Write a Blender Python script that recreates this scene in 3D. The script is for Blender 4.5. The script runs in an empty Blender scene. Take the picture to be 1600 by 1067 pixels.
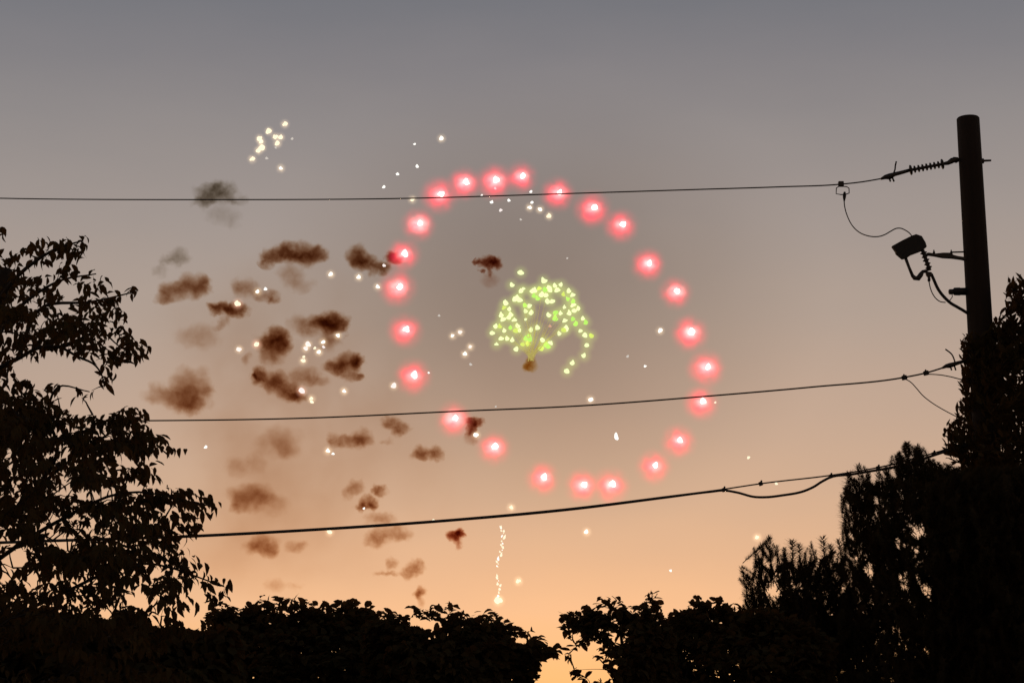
import bpy, bmesh, math, random
import numpy as np
from mathutils import Vector, Matrix

random.seed(7)
rng = np.random.default_rng(11)
scene = bpy.context.scene
COL = scene.collection
R = math.radians

# ------------------------------------------------------------------ camera
F = 3000.0                      # focal length in photo pixels (1600 wide)
PITCH = R(12.0)
CAM = Vector((0.0, 0.0, 1.6))
cam_d = bpy.data.cameras.new("camera")
cam_d.sensor_width = 36.0
cam_d.lens = 36.0 * F / 1600.0
cam_d.clip_start = 0.1
cam_d.clip_end = 12000.0
cam = bpy.data.objects.new("camera", cam_d)
cam.location = CAM
cam.rotation_euler = (R(90) + PITCH, 0, 0)
COL.objects.link(cam)
scene.camera = cam

# ------------------------------------------------------------------ world, sun, exposure
def lin(r, g, b):
    def f(c):
        c /= 255.0
        return c / 12.92 if c <= 0.04045 else ((c + 0.055) / 1.055) ** 2.4
    return (f(r), f(g), f(b), 1.0)

SUN_EL, SUN_AZ = R(1.0), R(2.0)         # just behind the trees, a little right of centre
world = bpy.data.worlds.new("World")
scene.world = world
world.use_nodes = True
nt = world.node_tree
nt.nodes.clear()
wo = nt.nodes.new("ShaderNodeOutputWorld")
bg = nt.nodes.new("ShaderNodeBackground")
sky = nt.nodes.new("ShaderNodeTexSky")
sky.sky_type = 'NISHITA'
sky.sun_disc = False
sky.sun_elevation = SUN_EL
sky.sun_rotation = SUN_AZ
sky.air_density = 1.0
sky.dust_density = 3.0
tc = nt.nodes.new("ShaderNodeTexCoord")
sep = nt.nodes.new("ShaderNodeSeparateXYZ")
ramp = nt.nodes.new("ShaderNodeValToRGB")
nt.links.new(tc.outputs["Generated"], sep.inputs[0])
wn = nt.nodes.new("ShaderNodeTexNoise")          # thin uneven dusk haze
wn.inputs["Scale"].default_value = 14.0
wn.inputs["Detail"].default_value = 4.0
wmap = nt.nodes.new("ShaderNodeMapping")
wmap.inputs["Scale"].default_value = (1, 1, 3.0)
nt.links.new(tc.outputs["Generated"], wmap.inputs[0])
nt.links.new(wmap.outputs[0], wn.inputs["Vector"])
wm = nt.nodes.new("ShaderNodeMath"); wm.operation = 'MULTIPLY_ADD'
wm.inputs[1].default_value = 0.016
nt.links.new(wn.outputs["Fac"], wm.inputs[0])
nt.links.new(sep.outputs["Z"], wm.inputs[2])
ws = nt.nodes.new("ShaderNodeMath"); ws.operation = 'SUBTRACT'
ws.inputs[1].default_value = 0.008
nt.links.new(wm.outputs[0], ws.inputs[0])
nt.links.new(ws.outputs[0], ramp.inputs[0])
def zrow(py):
    return math.sin(PITCH + math.atan((533.5 - py) / F))
stops = [(0.0, (252, 182, 108)), (zrow(1060), (253, 192, 126)), (zrow(960), (241, 190, 146)),
         (zrow(880), (222, 179, 144)), (zrow(780), (204, 171, 145)), (zrow(650), (189, 164, 146)),
         (zrow(500), (173, 157, 146)), (zrow(350), (159, 149, 144)), (zrow(200), (142, 137, 137)),
         (zrow(100), (128, 126, 130)), (zrow(0), (114, 116, 123)), (0.60, (92, 96, 108)), (1.0, (74, 82, 98))]
cr = ramp.color_ramp
cr.interpolation = 'LINEAR'
while len(cr.elements) < len(stops):
    cr.elements.new(0.5)
for e, (p, c) in zip(cr.elements, stops):
    e.position = p
    e.color = lin(*c)
add = nt.nodes.new("ShaderNodeMix"); add.data_type = 'RGBA'; add.blend_type = 'ADD'
add.inputs["Factor"].default_value = 1.0
skm = nt.nodes.new("ShaderNodeMix"); skm.data_type = 'RGBA'; skm.blend_type = 'MULTIPLY'
skm.inputs["Factor"].default_value = 1.0
skm.inputs["B"].default_value = (0.010, 0.010, 0.010, 1)      # strength of the physical sky
nt.links.new(sky.outputs[0], skm.inputs["A"])
nt.links.new(skm.outputs["Result"], add.inputs["A"])
# the afterglow belongs to the sunset side; the sky behind the viewer is already in the earth's shadow
azd = nt.nodes.new("ShaderNodeVectorMath"); azd.operation = 'DOT_PRODUCT'
azd.inputs[1].default_value = (math.sin(SUN_AZ), math.cos(SUN_AZ), 0.0)
nt.links.new(tc.outputs["Generated"], azd.inputs[0])
azr = nt.nodes.new("ShaderNodeMapRange"); azr.interpolation_type = 'SMOOTHSTEP'
azr.inputs["From Min"].default_value = -0.6; azr.inputs["From Max"].default_value = 0.85
azr.inputs["To Min"].default_value = 0.38; azr.inputs["To Max"].default_value = 1.0
nt.links.new(azd.outputs["Value"], azr.inputs["Value"])
azm = nt.nodes.new("ShaderNodeMix"); azm.data_type = 'RGBA'; azm.blend_type = 'MULTIPLY'
azm.inputs["Factor"].default_value = 1.0
nt.links.new(ramp.outputs[0], azm.inputs["A"])
nt.links.new(azr.outputs[0], azm.inputs["B"])
nt.links.new(azm.outputs["Result"], add.inputs["B"])
nt.links.new(add.outputs["Result"], bg.inputs["Color"])
bg.inputs["Strength"].default_value = 0.97
nt.links.new(bg.outputs[0], wo.inputs[0])

sun_d = bpy.data.lights.new("sun", 'SUN')
sun_d.energy = 0.25
sun_d.angle = R(3.0)
sun_d.color = (1.0, 0.62, 0.35)
sun = bpy.data.objects.new("sun", sun_d)
sdir = Vector((math.sin(SUN_AZ) * math.cos(SUN_EL), math.cos(SUN_AZ) * math.cos(SUN_EL), math.sin(SUN_EL)))
sun.rotation_euler = (-sdir).to_track_quat('-Z', 'Y').to_euler()
sun.location = (0, 0, 60)
COL.objects.link(sun)

vs = scene.view_settings
vs.view_transform = 'Standard'
vs.look = 'None'
vs.exposure = 0.0
vs.gamma = 1.0
vs.use_curve_mapping = False
scene.render.engine = 'CYCLES'
scene.cycles.max_bounces = 6
scene.cycles.diffuse_bounces = 2
scene.cycles.volume_bounces = 0
scene.cycles.transparent_max_bounces = 64
scene.cycles.volume_step_rate = 0.6

# ------------------------------------------------------------------ helpers
CP, SP = math.cos(PITCH), math.sin(PITCH)
def P(px, py, Y):
    """point seen at photo pixel (px, py) standing at distance Y in front of the camera"""
    x = (px - 800.0) / F
    v = -(py - 533.5) / F
    dy = CP - SP * v
    dz = SP + CP * v
    t = Y / dy
    return Vector((x * t, Y, CAM.z + dz * t))

def PA(px, py, Y):
    x = (px - 800.0) / F
    v = -(py - 533.5) / F
    dy = CP - SP * v
    dz = SP + CP * v
    t = Y / dy
    return np.stack([x * t, np.broadcast_to(Y, np.shape(t)) * 1.0, CAM.z + dz * t], -1)

def proj(p):
    x = p[:, 0]; y = p[:, 1]; z = p[:, 2] - CAM.z
    d = y * CP + z * SP
    v = -y * SP + z * CP
    return np.stack([800.0 + F * x / d, 533.5 - F * v / d], -1)

def link(name, mesh, mat=None, parent=None):
    o = bpy.data.objects.new(name, mesh)
    COL.objects.link(o)
    if mat is not None and mesh is not None and not mesh.materials:
        mesh.materials.append(mat)
    if parent is not None:
        o.parent = parent
    return o

def empty(name, loc):
    o = bpy.data.objects.new(name, None)
    o.empty_display_size = 0.1
    o.location = loc
    COL.objects.link(o)
    return o

def tag(o, label, cat=None, group=None, kind=None):
    if label: o["label"] = label
    if cat: o["category"] = cat
    if group: o["group"] = group
    if kind: o["kind"] = kind
    return o

def mesh_np(name, verts, faces, smooth=False):
    m = bpy.data.meshes.new(name)
    m.from_pydata([tuple(v) for v in verts], [], [tuple(f) for f in faces])
    if smooth:
        m.polygons.foreach_set("use_smooth", [True] * len(m.polygons))
    m.update()
    return m

def tri_mesh(name, verts, tris):
    """fast path: numpy verts (n,3), tris (m,3)"""
    m = bpy.data.meshes.new(name)
    nv, nf = len(verts), len(tris)
    m.vertices.add(nv)
    m.vertices.foreach_set("co", np.ascontiguousarray(verts, np.float32).ravel())
    m.loops.add(nf * 3)
    m.loops.foreach_set("vertex_index", np.ascontiguousarray(tris, np.int32).ravel())
    m.polygons.add(nf)
    m.polygons.foreach_set("loop_start", np.arange(0, nf * 3, 3, dtype=np.int32))
    m.polygons.foreach_set("loop_total", np.full(nf, 3, np.int32))
    m.update(calc_edges=True)
    m.validate()
    return m

def spline(pts, n=8):
    """Catmull-Rom through points"""
    pts = [Vector(p) for p in pts]
    if len(pts) < 3:
        return pts
    out = []
    q = [pts[0] * 2 - pts[1]] + pts + [pts[-1] * 2 - pts[-2]]
    for i in range(1, len(q) - 2):
        a, b, c, d = q[i - 1], q[i], q[i + 1], q[i + 2]
        lab, lbc, lcd = [max(1e-6, (q1 - q0).length) for q0, q1 in ((a, b), (b, c), (c, d))]
        m1 = ((b - a) / lab * lbc + (c - b) / lbc * lab) / (lab + lbc) * lbc      # tangents weighted by spacing
        m2 = ((c - b) / lbc * lcd + (d - c) / lcd * lbc) / (lbc + lcd) * lbc
        for k in range(n):
            t = k / n
            out.append(b * (2 * t ** 3 - 3 * t * t + 1) + m1 * (t ** 3 - 2 * t * t + t) + c * (3 * t * t - 2 * t ** 3) + m2 * (t ** 3 - t * t))
    out.append(pts[-1])
    return out

def tube_geo(pts, radii, sides=8, cap=True):
    pts = [Vector(p) for p in pts]
    if isinstance(radii, (int, float)):
        radii = [radii] * len(pts)
    V, Fc = [], []
    up = Vector((0.13, 0.31, 0.94))
    t0 = (pts[1] - pts[0]).normalized()
    n = (up - t0 * up.dot(t0)).normalized()
    for i, p in enumerate(pts):
        if i == 0: t = pts[1] - pts[0]
        elif i == len(pts) - 1: t = pts[-1] - pts[-2]
        else: t = pts[i + 1] - pts[i - 1]
        t = t.normalized()
        n = (n - t * n.dot(t))
        n = n.normalized() if n.length > 1e-6 else t.orthogonal().normalized()
        b = t.cross(n)
        for k in range(sides):
            a = 2 * math.pi * k / sides
            V.append(p + (n * math.cos(a) + b * math.sin(a)) * radii[i])
    for i in range(len(pts) - 1):
        for k in range(sides):
            a = i * sides + k
            b2 = i * sides + (k + 1) % sides
            Fc.append((a, b2, b2 + sides, a + sides))
    if cap:
        Fc.append(tuple(reversed(range(sides))))
        base = (len(pts) - 1) * sides
        Fc.append(tuple(base + k for k in range(sides)))
    return V, Fc

def tube(name, pts, radii, mat, parent=None, sides=8, origin=None):
    V, Fc = tube_geo(pts, radii, sides)
    if origin is None and parent is not None:
        origin = parent.location
    if origin is not None:
        V = [v - Vector(origin) for v in V]
    return link(name, mesh_np(name, V, Fc, True), mat, parent)

def lathe(name, a, b, prof, mat, parent=None, sides=14):
    """profile [(t along a->b in 0..1, radius)]"""
    a, b = Vector(a), Vector(b)
    pts = [a + (b - a) * t for t, r in prof]
    ax = (b - a).normalized()
    n = ax.orthogonal().normalized(); bb = ax.cross(n)
    V, Fc = [], []
    for p, (t, r) in zip(pts, prof):
        for k in range(sides):
            g = 2 * math.pi * k / sides
            V.append(p + (n * math.cos(g) + bb * math.sin(g)) * r)
    for i in range(len(pts) - 1):
        for k in range(sides):
            x = i * sides + k; y = i * sides + (k + 1) % sides
            Fc.append((x, y, y + sides, x + sides))
    Fc.append(tuple(reversed(range(sides))))
    Fc.append(tuple((len(pts) - 1) * sides + k for k in range(sides)))
    org = parent.location if parent is not None else Vector((0, 0, 0))
    return link(name, mesh_np(name, [v - org for v in V], Fc, True), mat, parent)

def block(name, center, size, mat, parent=None, rot=None, bevel=0.004):
    bm = bmesh.new()
    bmesh.ops.create_cube(bm, size=1.0)
    bmesh.ops.scale(bm, vec=Vector(size), verts=bm.verts)
    bmesh.ops.bevel(bm, geom=list(bm.edges), offset=bevel, segments=2, affect='EDGES')
    if rot is not None:
        bmesh.ops.rotate(bm, cent=(0, 0, 0), matrix=rot, verts=bm.verts)
    org = parent.location if parent is not None else Vector((0, 0, 0))
    bmesh.ops.translate(bm, vec=Vector(center) - org, verts=bm.verts)
    m = bpy.data.meshes.new(name)
    bm.to_mesh(m); bm.free()
    return link(name, m, mat, parent)

def slab(name, pix, Y, thick, mat, parent, bevel=0.006):
    """outline given in photo pixels at distance Y, solid with its own thickness"""
    bm = bmesh.new()
    org = parent.location
    vs_ = [bm.verts.new(P(x, y, Y - thick / 2) - org) for x, y in pix]
    f = bm.faces.new(vs_)
    ext = bmesh.ops.extrude_face_region(bm, geom=[f])
    mv = [v for v in ext["geom"] if isinstance(v, bmesh.types.BMVert)]
    bmesh.ops.translate(bm, vec=(0, thick, 0), verts=mv)
    bmesh.ops.recalc_face_normals(bm, faces=bm.faces)
    bmesh.ops.bevel(bm, geom=list(bm.edges), offset=bevel, segments=2, affect='EDGES')
    m = bpy.data.meshes.new(name)
    bm.to_mesh(m); bm.free()
    return link(name, m, mat, parent)

# ------------------------------------------------------------------ materials
def principled(name, col, rough=0.8, metal=0.0, noise=None, bump=0.0):
    m = bpy.data.materials.new(name)
    m.use_nodes = True
    t = m.node_tree
    b = t.nodes["Principled BSDF"]
    b.inputs["Base Color"].default_value = (*col, 1)
    b.inputs["Roughness"].default_value = rough
    b.inputs["Metallic"].default_value = metal
    if noise:
        c2, sc, stretch = noise
        co = t.nodes.new("ShaderNodeTexCoord")
        mp = t.nodes.new("ShaderNodeMapping")
        mp.inputs["Scale"].default_value = stretch
        n = t.nodes.new("ShaderNodeTexNoise")
        n.inputs["Scale"].default_value = sc
        n.inputs["Detail"].default_value = 6
        mx = t.nodes.new("ShaderNodeMix"); mx.data_type = 'RGBA'
        mx.inputs["A"].default_value = (*col, 1)
        mx.inputs["B"].default_value = (*c2, 1)
        t.links.new(co.outputs["Object"], mp.inputs[0])
        t.links.new(mp.outputs[0], n.inputs["Vector"])
        t.links.new(n.outputs["Fac"], mx.inputs["Factor"])
        t.links.new(mx.outputs["Result"], b.inputs["Base Color"])
        if bump:
            bp = t.nodes.new("ShaderNodeBump")
            bp.inputs["Strength"].default_value = bump
            bp.inputs["Distance"].default_value = 0.02
            t.links.new(n.outputs["Fac"], bp.inputs["Height"])
            t.links.new(bp.outputs[0], b.inputs["Normal"])
    return m

def leaf_mat(name, c1, c2, trans):
    m = bpy.data.materials.new(name)
    m.use_nodes = True
    t = m.node_tree
    t.nodes.clear()
    out = t.nodes.new("ShaderNodeOutputMaterial")
    d = t.nodes.new("ShaderNodeBsdfDiffuse")
    tr = t.nodes.new("ShaderNodeBsdfTranslucent")
    mx = t.nodes.new("ShaderNodeMixShader")
    mx.inputs[0].default_value = trans
    co = t.nodes.new("ShaderNodeTexCoord")
    geo = t.nodes.new("ShaderNodeNewGeometry")
    n = t.nodes.new("ShaderNodeTexNoise")
    n.inputs["Scale"].default_value = 3.0
    rp = t.nodes.new("ShaderNodeMix"); rp.data_type = 'RGBA'
    rp.inputs["A"].default_value = (*c1, 1)
    rp.inputs["B"].default_value = (*c2, 1)
    t.links.new(geo.outputs["Position"], n.inputs["Vector"])
    t.links.new(n.outputs["Fac"], rp.inputs["Factor"])
    t.links.new(rp.outputs["Result"], d.inputs["Color"])
    tr.inputs["Color"].default_value = (c2[0] * 2.2, c2[1] * 1.5, c2[2] * 1.0, 1)
    t.links.new(d.outputs[0], mx.inputs[1])
    t.links.new(tr.outputs[0], mx.inputs[2])
    t.links.new(mx.outputs[0], out.inputs["Surface"])
    return m

M = {}
M["ground"] = principled("dark_grass_ground", (0.035, 0.040, 0.018), 0.95, 0, ((0.06, 0.05, 0.03), 0.6, (1, 1, 1)), 0.3)
M["bark"] = principled("bark", (0.055, 0.038, 0.026), 0.95, 0, ((0.03, 0.022, 0.016), 9.0, (1, 1, 0.25)), 0.6)
M["pole"] = principled("weathered_pole_wood", (0.042, 0.026, 0.016), 0.9, 0, ((0.022, 0.013, 0.009), 16.0, (1, 1, 0.06)), 0.5)
M["wire"] = principled("dark_conductor", (0.045, 0.035, 0.03), 0.6, 0.0)
M["sleeve"] = principled("black_rubber", (0.022, 0.018, 0.016), 0.6)
M["metal"] = principled("dull_galvanised_steel", (0.10, 0.085, 0.075), 0.55, 0.6, ((0.06, 0.05, 0.045), 40.0, (1, 1, 1)))
M["polymer"] = principled("grey_polymer", (0.07, 0.058, 0.05), 0.7)
M["leaf_broad"] = leaf_mat("broad_leaf", (0.062, 0.056, 0.024), (0.085, 0.056, 0.026), 0.20)
M["leaf_bush"] = leaf_mat("bush_leaf", (0.060, 0.056, 0.022), (0.090, 0.056, 0.026), 0.24)
M["needle"] = leaf_mat("pine_needle", (0.058, 0.052, 0.024), (0.080, 0.052, 0.028), 0.14)

# ------------------------------------------------------------------ ground
g = 4000.0
gv = [(-g, -200, 0), (g, -200, 0), (g, g, 0), (-g, g, 0)]
ground = link("ground", mesh_np("ground", gv, [(0, 1, 2, 3)]), M["ground"])
tag(ground, "dark grassy ground under the trees", None, None, "structure")

# ------------------------------------------------------------------ leaf and shoot shapes
def leaf_geo(length, width, droop, fold, tip=0.32):
    """pointed leaf along +X, drooping in -Z, folded along its midrib"""
    xs = [0.0, 0.22, 0.5, 0.78, 1.0]
    ws = [0.03, 0.36, 0.5, tip, 0.0]
    V, T = [], []
    for x, w in zip(xs, ws):
        z = -droop * x * x * length
        X = length * x * (1 - 0.25 * droop * x)
        if w == 0:
            V.append((X, 0, z))
        else:
            V += [(X, -w * width, z + fold * w * width), (X, 0, z), (X, w * width, z + fold * w * width)]
    for i in range(3):
        a, b = i * 3, (i + 1) * 3
        T += [(a, b, b + 1), (a, b + 1, a + 1), (a + 1, b + 1, b + 2), (a + 1, b + 2, a + 2)]
    T += [(9, 12, 10), (10, 12, 11)]
    return np.array(V, float), np.array(T, int)

def lobed_leaf_geo(length, width, droop, fold):
    """toothed leaf with side points (maple-like outline)"""
    out = [(0, .05), (.12, .32), (.28, .30), (.36, .55), (.52, .30), (.64, .36), (.74, .16), (1.0, 0.0)]
    V, T = [], []
    for x, w in out:
        z = -droop * x * x * length
        X = length * x
        V += [(X, -w * width, z + fold * w * width), (X, 0, z), (X, w * width, z + fold * w * width)]
    n = len(out)
    for i in range(n - 1):
        a, b = i * 3, (i + 1) * 3
        T += [(a, b, b + 1), (a, b + 1, a + 1), (a + 1, b + 1, b + 2), (a + 1, b + 2, a + 2)]
    return np.array(V, float), np.array(T, int)

def shoot_geo(seed, needles, w, taper=0.75):
    """upright pine candle of unit height: a stem ringed by needles, each one thin face"""
    r = np.random.default_rng(seed)
    V, T = [], []
    for k in range(5):
        a = 2 * math.pi * k / 5
        V.append((0.022 * math.cos(a), 0.022 * math.sin(a), -0.15))
    V.append((0, 0, 0.97))
    for k in range(5):
        T.append((k, (k + 1) % 5, 5))
    for i in range(needles):
        t = (i + r.random()) / needles
        z = 0.02 + 0.86 * t
        a = r.random() * 2 * math.pi
        rad = 0.23 * math.sqrt(max(0.05, 1 - max(0.0, (t - 0.55) / 0.5) ** 2)) * r.uniform(0.6, 1.1)
        tip = np.array([math.cos(a) * rad, math.sin(a) * rad, z + r.uniform(0.0, 0.13)])
        s = np.array([-math.sin(a), math.cos(a), 0.0]) * w
        b = np.array([math.cos(a) * 0.02, math.sin(a) * 0.02, z])
        n0 = len(V)
        V += [tuple(b - s), tuple(b + s), tuple(tip)]
        T.append((n0, n0 + 1, n0 + 2))
    return np.array(V, float), np.array(T, int)

LEAVES = {
    "long": [leaf_geo(1.0, 0.44, d, f, tp) for d, f, tp in ((0.25, 0.35, .30), (0.5, 0.5, .26), (0.75, 0.3, .34), (0.1, 0.6, .3))],
    "round": [leaf_geo(1.0, 0.62, d, f, tp) for d, f, tp in ((0.2, 0.3, .40), (0.45, 0.5, .36), (0.1, 0.15, .42))] +
             [lobed_leaf_geo(1.0, 0.62, 0.3, 0.25)],
    "narrow": [leaf_geo(1.0, 0.30, d, f, tp) for d, f, tp in ((0.05, 0.4, .3), (-0.15, 0.5, .26), (0.2, 0.35, .34))],
    "shoot": [shoot_geo(s, 260, 0.012) for s in (1, 2, 3)],
    "shoot_fill": [shoot_geo(s, 80, 0.034) for s in (4, 5, 6)],
}
PROTO = {}
def proto_mesh(kind, v, mat):
    key = (kind, v, mat.name)
    if key not in PROTO:
        V, T = LEAVES[kind][v]
        nm = "shoot" if kind.startswith("shoot") else "leaf"
        m = tri_mesh(nm, V, T)
        m.materials.append(mat)
        PROTO[key] = m
    return PROTO[key]

def in_poly(px, py, poly):
    x = np.asarray(px, float); y = np.asarray(py, float)
    inside = np.zeros(x.shape, bool)
    n = len(poly)
    for i in range(n):
        x1, y1 = poly[i]; x2, y2 = poly[(i + 1) % n]
        if y1 == y2:
            continue
        c = ((y1 > y) != (y2 > y)) & (x < (x2 - x1) * (y - y1) / (y2 - y1) + x1)
        inside ^= c
    return inside

def edge_dist(px, py, poly):
    """distance to the outline, ignoring edges that lie outside the picture"""
    x = np.asarray(px, float); y = np.asarray(py, float)
    best = np.full(x.shape, 1e9)
    n = len(poly)
    for i in range(n):
        x1, y1 = poly[i]; x2, y2 = poly[(i + 1) % n]
        if (x1 <= 0 and x2 <= 0) or (x1 >= 1600 and x2 >= 1600) or (y1 >= 1067 and y2 >= 1067):
            continue
        dx, dy = x2 - x1, y2 - y1
        L = dx * dx + dy * dy + 1e-9
        t = np.clip(((x - x1) * dx + (y - y1) * dy) / L, 0, 1)
        best = np.minimum(best, np.hypot(x - x1 - t * dx, y - y1 - t * dy))
    return best

def frames(dirs, ups):
    """rotation matrices with X along dirs and Z near ups; numpy (n,3)"""
    X = dirs / np.linalg.norm(dirs, axis=1, keepdims=True)
    Yv = np.cross(ups, X)
    Yv /= np.linalg.norm(Yv, axis=1, keepdims=True) + 1e-9
    Z = np.cross(X, Yv)
    return np.stack([X, Yv, Z], -1)

def bake(name, kind, variants, rots, scales, locs, mat):
    Vs, Ts, off = [], [], 0
    for v in range(len(LEAVES[kind])):
        sel = np.where(variants == v)[0]
        if not len(sel): continue
        V, T = LEAVES[kind][v]
        W = np.einsum('nij,vj->nvi', rots[sel], V) * scales[sel][:, None, None] + locs[sel][:, None, :]
        Vs.append(W.reshape(-1, 3))
        tt = T[None] + (np.arange(len(sel)) * len(V))[:, None, None] + off
        Ts.append(tt.reshape(-1, 3))
        off += len(sel) * len(V)
    m = tri_mesh(name, np.concatenate(Vs), np.concatenate(Ts))
    m.materials.append(mat)
    return m

def plant(name, label, cat, poly, Y0, thick, mat, kind, size, clusters, per, layers,
          trunk_px, trunk_r, holes=(), limbs=(), droop=0.5, n_parts=0, group=None,
          candles=(), tol=6.0, up=0.0, part_label=None, spread=1.3, rim=14.0, rim_min=0.35, flat=0.55):
    """A tree or bush: tapered trunk standing on the ground at distance Y0, limbs, twigs and a crown of
    single leaves. poly: crown outline in photo pixels; its depth is `thick` metres to each side of Y0."""
    xs = [p[0] for p in poly]; ys = [p[1] for p in poly]
    # --- cluster seeds
    cx, cy = [], []
    tries = 0
    mpx = Y0 / F
    while len(cx) < clusters and tries < 60:
        tries += 1
        qx = rng.uniform(min(xs), max(xs), 4000); qy = rng.uniform(min(ys), max(ys), 4000)
        ok = in_poly(qx, qy, poly) & (rng.random(4000) < layers(qx, qy))
        for hx, hy, hw, hh in holes:
            ok &= ((qx - hx) / hw) ** 2 + ((qy - hy) / hh) ** 2 > 1
        ok &= rng.random(4000) < np.clip(edge_dist(qx, qy, poly) / rim, rim_min, 1.0)
        cx += list(qx[ok]); cy += list(qy[ok])
    cx = np.array(cx[:clusters]); cy = np.array(cy[:clusters])
    ed = edge_dist(cx, cy, poly)
    depth = Y0 + thick * rng.uniform(-1, 1, len(cx)) * np.clip(ed / 80.0, 0.25, 1.0)
    C = PA(cx, cy, depth)
    # --- trunk
    root = empty(name, (trunk_px[0][0], Y0, 0))
    base = P(trunk_px[0][0], trunk_px[0][1], Y0); base.z = -0.05
    root.location = (base.x, Y0, 0)
    tag(root, label, cat, group)
    tp = [base] + [P(x, y, Y0) for x, y in trunk_px]
    tpts = spline(tp, 6)
    tr = [trunk_r * (1 - 0.75 * i / (len(tpts) - 1)) for i in range(len(tpts))]
    tr[0] *= 1.35
    tube("trunk", tpts, tr, M["bark"], root, 10)
    nodes = [np.array(p) for p in tpts[len(tpts) // 4:]]
    for lb in limbs:
        lp = spline([P(x, y, Y0 + dy) for x, y, dy in lb], 5)
        r0 = min(0.016, trunk_r * trunk_r * 1.6)
        tube("branch", lp, [r0 * (1 - 0.75 * i / (len(lp) - 1)) for i in range(len(lp))], M["bark"], root, 6)
        nodes += [np.array(p) for p in lp]
    # --- twigs: each cluster grows from the nearest wood that is nearer the trunk
    nodes = np.array(nodes)
    tc_ = np.array(tpts[len(tpts) // 2])
    order = np.argsort(np.linalg.norm(C - tc_, axis=1))
    tv, tf = [], []
    parents = np.zeros_like(C)
    for k in order[: min(len(order), 700)]:
        d = np.linalg.norm(nodes - C[k], axis=1) + 0.35 * np.maximum(0, nodes[:, 2] - C[k][2])
        a = nodes[np.argmin(d)]
        b = C[k]
        L = np.linalg.norm(b - a)
        mid = (a + b) / 2 + np.array([0, 0, 0.10 * L]) + rng.normal(0, 0.05 * L, 3)
        mid2 = a * .25 + b * .1 + mid * .65
        r0 = 0.0035 + 0.006 * min(1.5, L)
        V, Fc = tube_geo([a, mid2, mid, b], [r0 * 1.4, r0 * 1.1, r0, r0 * 0.45], 4)
        o = len(tv)
        tv += V; tf += [tuple(i + o for i in f) for f in Fc]
        nodes = np.concatenate([nodes, [mid, b]])
        parents[k] = a
    if tv:
        tw = link("twigs", mesh_np("twigs", [v - root.location for v in tv], tf), M["bark"], root)
        tw["kind"] = "stuff"
    # --- leaves
    rl = np.array(root.location)
    center = C.mean(axis=0)
    n = len(C) * per
    idx = np.repeat(np.arange(len(C)), per)
    k = np.tile(np.arange(per), len(C))
    if kind.startswith("shoot"):
        out = C[idx] - center
        out[:, 2] = 0
        out /= np.linalg.norm(out, axis=1, keepdims=True) + 1e-6
        locs = C[idx] + rng.normal(0, 1, (n, 3)) * np.array([0.10, 0.10, 0.09]) * spread
        lean = np.where(rng.random(n) < .4, .25, .95)
        dz = np.stack([rng.normal(0, 1, n) * lean + .3 * out[:, 0], rng.normal(0, 1, n) * lean + .2 * out[:, 1], np.ones(n)], -1)
        X0 = np.cross(dz, np.array([0.0, 1.0, 0.0]))
        Rm = frames(X0, dz)
        Z = dz / np.linalg.norm(dz, axis=1, keepdims=True)
        X = np.cross(np.tile([0.0, 1.0, 0.0], (n, 1)), Z); X /= np.linalg.norm(X, axis=1, keepdims=True)
        Yv = np.cross(Z, X)
        Rm = np.stack([X, Yv, Z], -1)
        sc = size * rng.uniform(0.7, 1.25, n)
        tips = locs + Z * sc[:, None]
    else:
        tw = C - np.where(parents.any(axis=1, keepdims=True), parents, center)
        tw /= np.linalg.norm(tw, axis=1, keepdims=True) + 1e-6
        tw = tw + rng.normal(0, 0.45, tw.shape); tw[:, 2] *= flat
        tw /= np.linalg.norm(tw, axis=1, keepdims=True) + 1e-6
        t = (k + rng.random(n)) / per
        tl = size * 1.9 * spread
        locs = C[idx] + tw[idx] * ((t - 0.65) * tl)[:, None] + rng.normal(0, 0.12 * size, (n, 3))
        side = np.cross(tw[idx], np.array([0, 0, 1.0])) * np.where(k % 2 == 0, 1, -1)[:, None]
        dirs = tw[idx] * rng.uniform(0.2, 1.0, n)[:, None] + side * rng.uniform(0.3, 1.0, n)[:, None] \
            + np.array([0, 0, -1.0]) * (droop * rng.uniform(0.3, 1.6, n))[:, None] + np.array([0, 0, up]) + rng.normal(0, 0.25, (n, 3))
        ups = np.array([0, 0, 1.0]) + rng.normal(0, 0.45, (n, 3))
        Rm = frames(dirs, ups)
        sc = size * rng.uniform(0.65, 1.25, n)
        tips = locs + Rm[:, :, 0] * sc[:, None]
    pb, pt = proj(locs), proj(tips)
    def good(q, tol_):
        ok = in_poly(q[:, 0], q[:, 1], poly) | (edge_dist(q[:, 0], q[:, 1], poly) < tol_)
        for hx, hy, hw, hh in holes:
            ok &= ((q[:, 0] - hx) / hw) ** 2 + ((q[:, 1] - hy) / hh) ** 2 > 1
        return ok
    keep = good(pb, 2.0) & good(pt, tol)
    if kind.startswith("shoot"):
        keep = good(pt, tol) & good((pb + pt) / 2, 4.0)
    locs, Rm, sc, pt = locs[keep], Rm[keep], sc[keep], pt[keep]
    var = rng.integers(0, len(LEAVES[kind]), len(locs))
    e = edge_dist(pt[:, 0], pt[:, 1], poly)
    off = (pt[:, 0] < 0) | (pt[:, 0] > 1600) | (pt[:, 1] > 1060)
    e = np.where(off, 1e6, e)
    first = np.argsort(e)[: max(0, n_parts - len(candles))]
    rest = np.setdiff1d(np.arange(len(locs)), first)
    fill = "shoot_fill" if kind == "shoot" else kind
    crown = link("crown", bake("crown", fill, var[rest], Rm[rest], sc[rest], locs[rest] - rl, mat), None, root)
    crown["kind"] = "stuff"
    nm = "shoot" if kind.startswith("shoot") else "leaf"
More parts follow.
